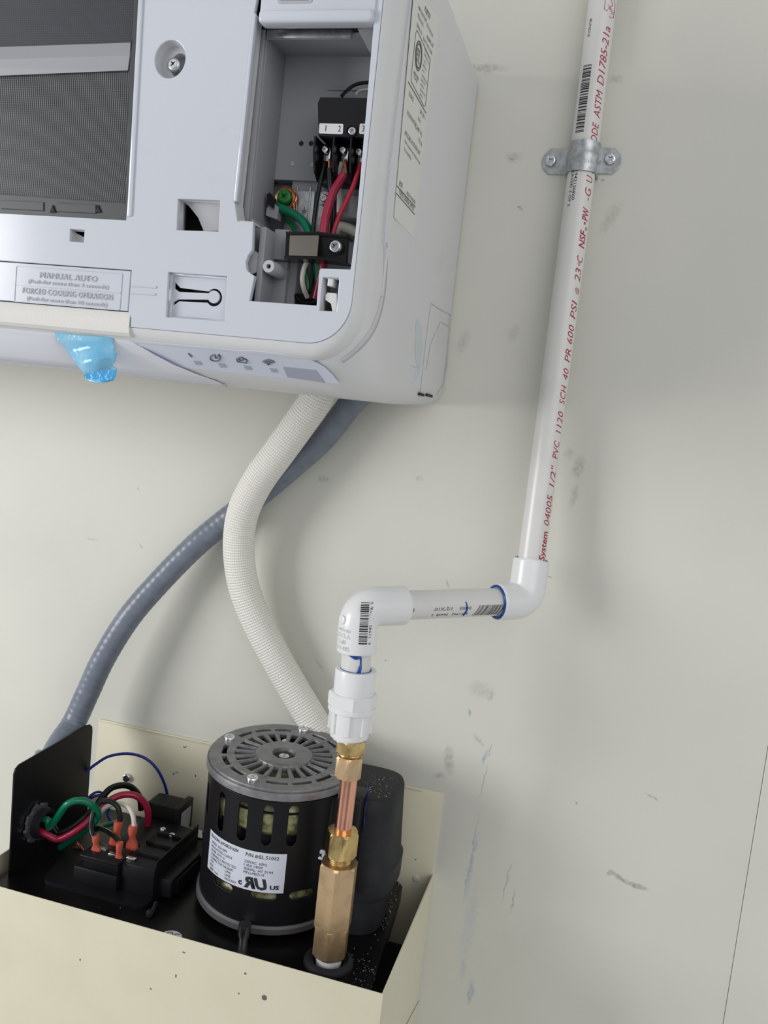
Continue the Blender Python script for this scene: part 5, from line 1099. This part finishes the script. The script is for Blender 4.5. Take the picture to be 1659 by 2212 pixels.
for i, (s, s2, w_) in enumerate((('WHT', 'LINE', .08), ('BLK', 'LINE', .08), ('GRN', 'GROUND', .15))):
    y = .285 + (5 + i) * .090 + .03; ltxt(s, .06, y, .07, .055); ltxt(s2, .32, y, w_, .060)
    for q in range(3): ltxt('-', .14 + q * .06, y - .018, .035, .006, .0)
ltxt('CTN:  10402', .06, .965, .16, .045)
for i, (s, w_) in enumerate((('230VAC  60Hz', .25), ('1.45A 145W', .21), ('SERIAL: HT 0144', .32), ('MFG:M07/19', .23))): ltxt(s, .55, .325 + i * .092, w_, .068)
ltxt('c', .50, .905, .045, .10, .05); ltxt('US', .85, .905, .10, .10, .05)
me = text_fit('R', .13 * LW, .27 * LH, bold=.05, shear=.25)
merge_mesh(bm, me, lambda c: lmap(.70 * LW - c.x, .93 * LH - c.y, .0003)); me = text_fit('J', .14 * LW, .27 * LH, bold=.06, shear=-.25) if False else text_fit('U', .15 * LW, .27 * LH, bold=.05, shear=-.25); merge_mesh(bm, me, lambda c: lmap(.67 * LW + c.x, .93 * LH - c.y, .0003))
o = obj('printed_text', bm, mt['black_ink'], ml, None)
# side fastener on the shell seen left of the nut is the cover screw above

# ---- terminal tray
bm = bmesh.new(); tp = round_poly([PZ(91, 1909, ZD), PZ(300, 1966, ZD), PZ(316, 1963, ZD), PZ(369, 1911, ZD), PZ(392, 1842, ZD), PZ(170, 1800, ZD)], .006, 5); poly_prism(bm, [p + Vector((0, 0, .0035)) for p in tp], (0, 0, -.0036)); tr = obj('terminal_tray', bm, mt['dark_plastic'], pm, 30)
xa, xb = PZ(160, 1911, ZD).x, PZ(248, 1938, ZD).x
bm = bmesh.new(); box(bm, -.3750, -.3355, -.131, -.095, ZD + .003, 1.2165, .001); box(bm, -.3680, -.3360, -.129, -.112, 1.2165, 1.2260, .001); box(bm, -.3700, -.3350, -.132, -.108, 1.2255, 1.2278, .0008)
rs = thing('relay_switch', 'black relay block with crimped terminals on the tray at the left of the pump', 'relay', (-.345, -.1, ZD + .003))
obj('switch_body', bm, mt['dark_plastic'], rs, 30)
bm = bmesh.new(); box(bm, -.3355, -.3055, -.126, -.050, ZD + .003, 1.2270, .0012); box(bm, -.3600, -.3355, -.095, -.048, ZD + .003, 1.2260, .0010)
for y in (-.110, -.092, -.074): box(bm, -.3330, -.3065, y - .0006, y + .0006, 1.226, 1.2300, .0003)
box(bm, -.3062, -.3050, -.124, -.052, 1.2265, 1.2330, .0004); obj('terminal_body', bm, mt['dark_plastic'], rs, 30)
bm = bmesh.new(); box(bm, -.3055, -.2930, -.120, -.070, ZD + .003, 1.2180, .001); box(bm, -.2930, -.2915, -.112, -.075, ZD + .003, 1.2150, .0005); obj('side_step', bm, mt['dark_plastic'], rs, 30)
screw_head('terminal_screw', rs, PZ(342, 1836, 1.218), (0, -.2, 1), .0035, .0030)
for (x, y, zs_) in ((-.3475, -.0900, 1.2262), (-.3200, -.0720, 1.2275), (-.3330, -.0640, 1.2262)): screw_head('terminal_screw', rs, (x, y, zs_), (0, -.1, 1), .0028, .0022)
bm = bmesh.new()
for (u, v) in ((245, 1843), (284, 1852), (222, 1832)): p = PZ(u, v, 1.2290); box(bm, p.x - .0040, p.x + .0040, p.y - .0018, p.y + .0018, 1.2272, 1.2290, .0004)
obj('contact_bar', bm, mt['steel'], rs, 30)
# small upright block behind, with light insert
ub = thing('transformer_block', 'small upright black component with a pale grey insert behind the red wire', 'component', (-.335, -.030, ZD))
p = PY(312, 1790, -.035); bm = bmesh.new(); box(bm, -.3610, -.3330, -.045, -.022, ZD, 1.2380, .0015); box(bm, -.3330, -.3270, -.048, -.020, ZD, 1.2400, .0010); obj('block_body', bm, mt['dark_plastic'], ub, 30)
bm = bmesh.new(); box(bm, -.3268, -.3262, -.043, -.026, 1.212, 1.2340); o = obj('insert', bm, mt['grey_light'], ub, None); o['label'] = 'pale grey insert'
# lever arm and paper slip behind motor
bm = bmesh.new(); poly_prism(bm, [PZ(340, 1790, 1.215), PZ(436, 1812, 1.215), PZ(436, 1850, 1.215), PZ(380, 1836, 1.215), PZ(345, 1815, 1.215)], (0, 0, -.010)); lv_ = obj('float_lever', bm, mt['dark_plastic'], pm, 30)
bm = bmesh.new(); sl4 = [PZ(375, 1779, 1.2162), PZ(437, 1795, 1.2162), PZ(437, 1811, 1.2162), PZ(360, 1793, 1.2162)]; poly_prism(bm, sl4, (0, 0, .0003)); ws4 = obj('warning_sticker', bm, mt['sticker'], lv_, None)
bm = bmesh.new()
ex = (sl4[1] - sl4[0]).normalized()
for i, (s, q) in enumerate((('CAUTION', .30), ('WARNING: DISCONNECT POWER', .62), ('BEFORE SERVICING THE PUMP', .88))):
    o0 = sl4[0].lerp(sl4[3], q) + ex * .002; merge_mesh(bm, text_fit(s, .018 if i else .008, .0014), lambda c, o0=o0: o0 + ex * c.x + (sl4[0] - sl4[3]).normalized() * c.y + Vector((0, 0, .0005)))
obj('printed_text', bm, mt['red_ink'], ws4, None)
bm = bmesh.new(); pw = [PY(345, 1746, -.008), PY(367, 1747, -.008), PY(366, 1775, -.008), PY(345, 1772, -.008)]; poly_prism(bm, pw, (0, .0004, 0)); wt_ = obj('paper_tag', bm, mt['sticker'], None, None); tag(wt_, 'small white paper tag with faint red letters under the end of the blue wire', 'tag')
bm = bmesh.new()
for s, v in (('CY SP', 1757), ('CEL', 1770)): p = PY(347, v, -.0082); merge_mesh(bm, text_fit(s, .0066, .0030), lambda c, p=p: Vector((p.x + c.x, -.0083, p.z + c.y)))
obj('printed_text', bm, mat('faint_red_ink', lin(185, 150, 155), .5), wt_, None)
# QC sticker
q = PZ(368, 2026, ZD); bm = bmesh.new(); merge_mesh(bm, sheet([circ(0, 0, .0085, 36, .0085)], .0002), lambda c: q + Vector((c.x, c.y, .0004 + c.z))); qc = obj('qc_sticker', bm, mt['sticker'], pm, None); qc['label'] = 'round silver-white sticker lettered QC'
bm = bmesh.new(); merge_mesh(bm, text_fit('QC', .0100, .0052), lambda c: q + Vector((c.x - .0050, c.y + .0008, .0008))); merge_mesh(bm, text_fit('PASS', .0100, .0034), lambda c: q + Vector((c.x - .0050, c.y - .0048, .0008))); obj('printed_text', bm, mt['black_ink'], qc, None)
# black cable tie stub on the deck
bm = bmesh.new(); tube(bm, spline([PZ(337, 1951, ZD + .004), PZ(331, 1965, ZD + .003), PZ(324, 1978, ZD + .002)], 6), .0018, 10); box(bm, PZ(322, 1980, ZD).x - .002, PZ(322, 1980, ZD).x + .002, PZ(322, 1980, ZD).y - .002, PZ(322, 1980, ZD).y + .002, ZD, ZD + .005, .0006); o = obj('cable_tie', bm, mt['rubber'], None, 40); tag(o, 'short black cable tie end lying on the deck left of the round sticker', 'cable tie')

# ---- wires in the pump
gp_ = 'conductors at the pump relay'
def pw_(label, path, r, m, world=False):
    o = wire('electrical_wire', px_path(path), r, m); return tag(o, label, 'wire', gp_)
W4 = lambda l: [(x / 3.77, 1540 + z / 3.77, y) for x, z, y in l]
W5 = lambda l: [(60 + x / 5.184, 1660 + z / 5.184, y) for x, z, y in l]
pw_('thick green wire arching up out of the conduit nipple', [Vector((-.4250, -.1110, 1.2370)), Vector((-.4150, -.1120, 1.2375))] + W5([(240, 660, -.112), (310, 580, -.116), (370, 490, -.120), (430, 410, -.122), (520, 365, -.120), (620, 362, -.116), (710, 400, -.112), (770, 460, -.108), (785, 520, -.106), (760, 580, -.104), (680, 660, -.100), (560, 750, -.096), (440, 830, -.094), (370, 880, -.092)]), .0030, 'w_green')
pw_('green wire end disappearing behind the relay', W5([(760, 690, -.080), (860, 640, -.070), (960, 612, -.062), (1060, 600, -.055)]), .0022, 'w_green')
pw_('thick dark red wire arching over to the rear relay terminal', [Vector((-.4250, -.1150, 1.2290)), Vector((-.4140, -.1155, 1.2275))] + W5([(320, 790, -.112), (450, 750, -.110), (590, 660, -.106), (700, 560, -.100), (800, 460, -.092), (900, 370, -.084), (1010, 310, -.078), (1120, 290, -.074), (1220, 310, -.070), (1310, 390, -.066), (1350, 500, -.064), (1340, 640, -.062), (1315, 740, -.062), (1300, 800, -.063)]), .0030, 'w_red')
pw_('long thick black wire arching highest over the relay', [Vector((-.4250, -.1090, 1.2300)), Vector((-.4140, -.1080, 1.2310))] + W5([(330, 715, -.106), (430, 690, -.104), (530, 630, -.100), (640, 540, -.094), (750, 440, -.086), (830, 330, -.078), (920, 230, -.070), (1030, 190, -.062), (1140, 200, -.054), (1220, 270, -.048), (1260, 350, -.044), (1270, 460, -.042)]), .0028, 'w_black')
w5 = pw_('white wire with orange-red spade connector', W5([(790, 680, -.086), (780, 600, -.088), (810, 510, -.090), (870, 440, -.092), (960, 400, -.094), (1060, 398, -.096), (1140, 450, -.098), (1180, 540, -.100), (1190, 640, -.101), (1185, 690, -.102)]), .0020, 'w_white')
w6 = pw_('black wire looping from the low front connector to the connector behind it', W5([(735, 770, -.120), (715, 700, -.118), (712, 600, -.114), (735, 480, -.110), (800, 390, -.106), (880, 362, -.104), (960, 385, -.103), (1010, 440, -.103), (1030, 520, -.103), (1035, 610, -.103)]), .0022, 'w_black')
w7 = pw_('short black lead curving down to the right-hand front connector', W5([(740, 680, -.094), (800, 670, -.096), (880, 700, -.102), (960, 750, -.110), (1010, 800, -.116), (1040, 840, -.119)]), .0020, 'w_black')
pw_('long thin blue wire arching across the cream back panel', [(188, 1666, -.040), (205, 1652, -.036), (235, 1634, -.030), (275, 1628, -.024), (310, 1636, -.020), (335, 1656, -.017), (352, 1685, -.014), (361, 1715, -.011), (363, 1748, -.009)], .0013, 'w_blue')
pw_('short thin blue wire loop beside the bracket plate', W5([(660, 350, -.060), (720, 290, -.056), (790, 262, -.052), (840, 285, -.050), (820, 340, -.052)]), .0011, 'w_blue')
pw_('dark blue thin wire passing under the white wire', W5([(660, 370, -.058), (740, 315, -.054), (830, 300, -.050), (900, 350, -.048), (905, 450, -.050), (895, 520, -.052), (930, 590, -.054)]), .0011, 'w_blue')
def spade(parent, top, bot, y, w_, name='spade_connector'):
    """flattened insulated crimp: round barrel then a wider flat body"""
    a, b_ = PY(*top, y), PY(*bot, y - .001); d = (b_ - a); L_ = d.length; d.normalize(); sx = Vector((1, 0, 0)); sx = (sx - d * sx.dot(d)).normalized(); sy = d.cross(sx); bm = bmesh.new()
    prof = [(0, .62, .80), (.06, .68, .85), (.26, .60, .80), (.34, .46, .70), (.44, .48, .70), (.55, .80, .60), (.66, 1.0, .46), (.94, 1.0, .42), (1.0, .92, .34)]; rg_ = []
    for t, fx, fy in prof:
        n_ = 20; r_ = []
        for k in range(n_): an = 2 * PI * k / n_; c_, s_ = math.cos(an), math.sin(an); ex_ = 2 / (2 + 3 * max(0, t - .4)); r_.append(bm.verts.new(a + d * (t * L_) + sx * (math.copysign(abs(c_) ** ex_, c_) * w_ * fx) + sy * (math.copysign(abs(s_) ** ex_, s_) * w_ * fy)))
        rg_.append(r_)
    for p, q_ in zip(rg_, rg_[1:]):
        for k in range(20): bm.faces.new((p[k], p[(k + 1) % 20], q_[(k + 1) % 20], q_[k]))
    bm.faces.new(rg_[0][::-1]); bm.faces.new(rg_[-1]); o = obj(name, bm, mt['spade'], parent, 40); o['label'] = 'orange-red insulated spade connector'; return o
z5_ = lambda x, z: (60 + x / 5.184, 1660 + z / 5.184)
spade(w5, z5_(1180, 640), z5_(1160, 975), -.102, .0054); spade(w6, z5_(1020, 590), z5_(960, 925), -.104, .0052); spade(w6, z5_(760, 750), z5_(765, 990), -.120, .0042); spade(w7, z5_(1030, 830), z5_(1010, 1130), -.1215, .0040)
bm = bmesh.new(); strands(bm, PY(*z5_(600, 870), -.085), PY(*z5_(400, 915), -.088), .0018, 16, .0012, .00025); 
for k in range(14): p = PY(*z5_(random.uniform(520, 630), random.uniform(840, 915)), -.086); strands(bm, p, p + Vector((random.uniform(-.004, .004), random.uniform(-.002, .002), random.uniform(-.003, .003))), .0005, 2, .0006, .00022)
o = obj('copper_strands', bm, mt['copper_wire'], None, 60); tag(o, 'frayed bundle of bare copper strands on the deck behind the bracket plate', 'wire strands')
bm = bmesh.new(); strands(bm, PY(*z5_(1240, 880), -.066), PY(*z5_(1400, 780), -.064), .0016, 14, .0020, .00024); strands(bm, PY(*z5_(1300, 800), -.063), PY(*z5_(1270, 880), -.066), .0012, 10, .0018, .00024)
o = obj('copper_strands', bm, mt['copper_wire'], None, 60); tag(o, 'bare copper strands spreading from the foot of the thick dark red wire', 'wire strands')
p = PY(*z5_(1300, 830), -.069); screw_head('terminal_screw', rs, p, (0, -.9, .5), .0030, .0022)
# ---- plaster flecks
bm = bmesh.new(); random.seed(21)
def fleck(p, s):
    bmesh.ops.create_icosphere(bm, subdivisions=1, radius=s, matrix=Matrix.Translation(p) @ Matrix.Diagonal((random.uniform(.6, 1.4), random.uniform(.6, 1.4), .6, 1)))
for k in range(150):
    u, v = random.gauss(840, 16), random.gauss(1955, 42); p = PZ(u, v, ZD + .0003)
    if p.x < -.124 and p.y < -.008 and p.y > -.12: fleck(p, random.uniform(.00018, .00045))
for k in range(80):
    u, v = random.gauss(790, 22), random.gauss(2105, 30); p = PZ(u, v, ZD + .0003)
    if p.x < -.115 and p.y > -.166 and (p.x - BX.x) ** 2 + (p.y - BX.y) ** 2 > .019 ** 2: fleck(p, random.uniform(.00015, .0004))
for k in range(60):
    x, y = random.gauss(-.145, .008), random.gauss(-.068, .012)
    if -.168 < x < -.134 and -.09 < y < -.035: fleck(Vector((x, y, 1.3091)), random.uniform(.00015, .0005))
for k in range(26):
    p = PZ(random.uniform(20, 560), random.uniform(1915, 2040), ZD + .0003)
    if -.167 < p.y < -.14: fleck(p, random.uniform(.00015, .00035))
o = obj('plaster_dust', bm, mt['dust'], None, None); o['kind'] = 'stuff'; tag(o, 'scattered white plaster flecks on the black pump deck and housing', 'dust')
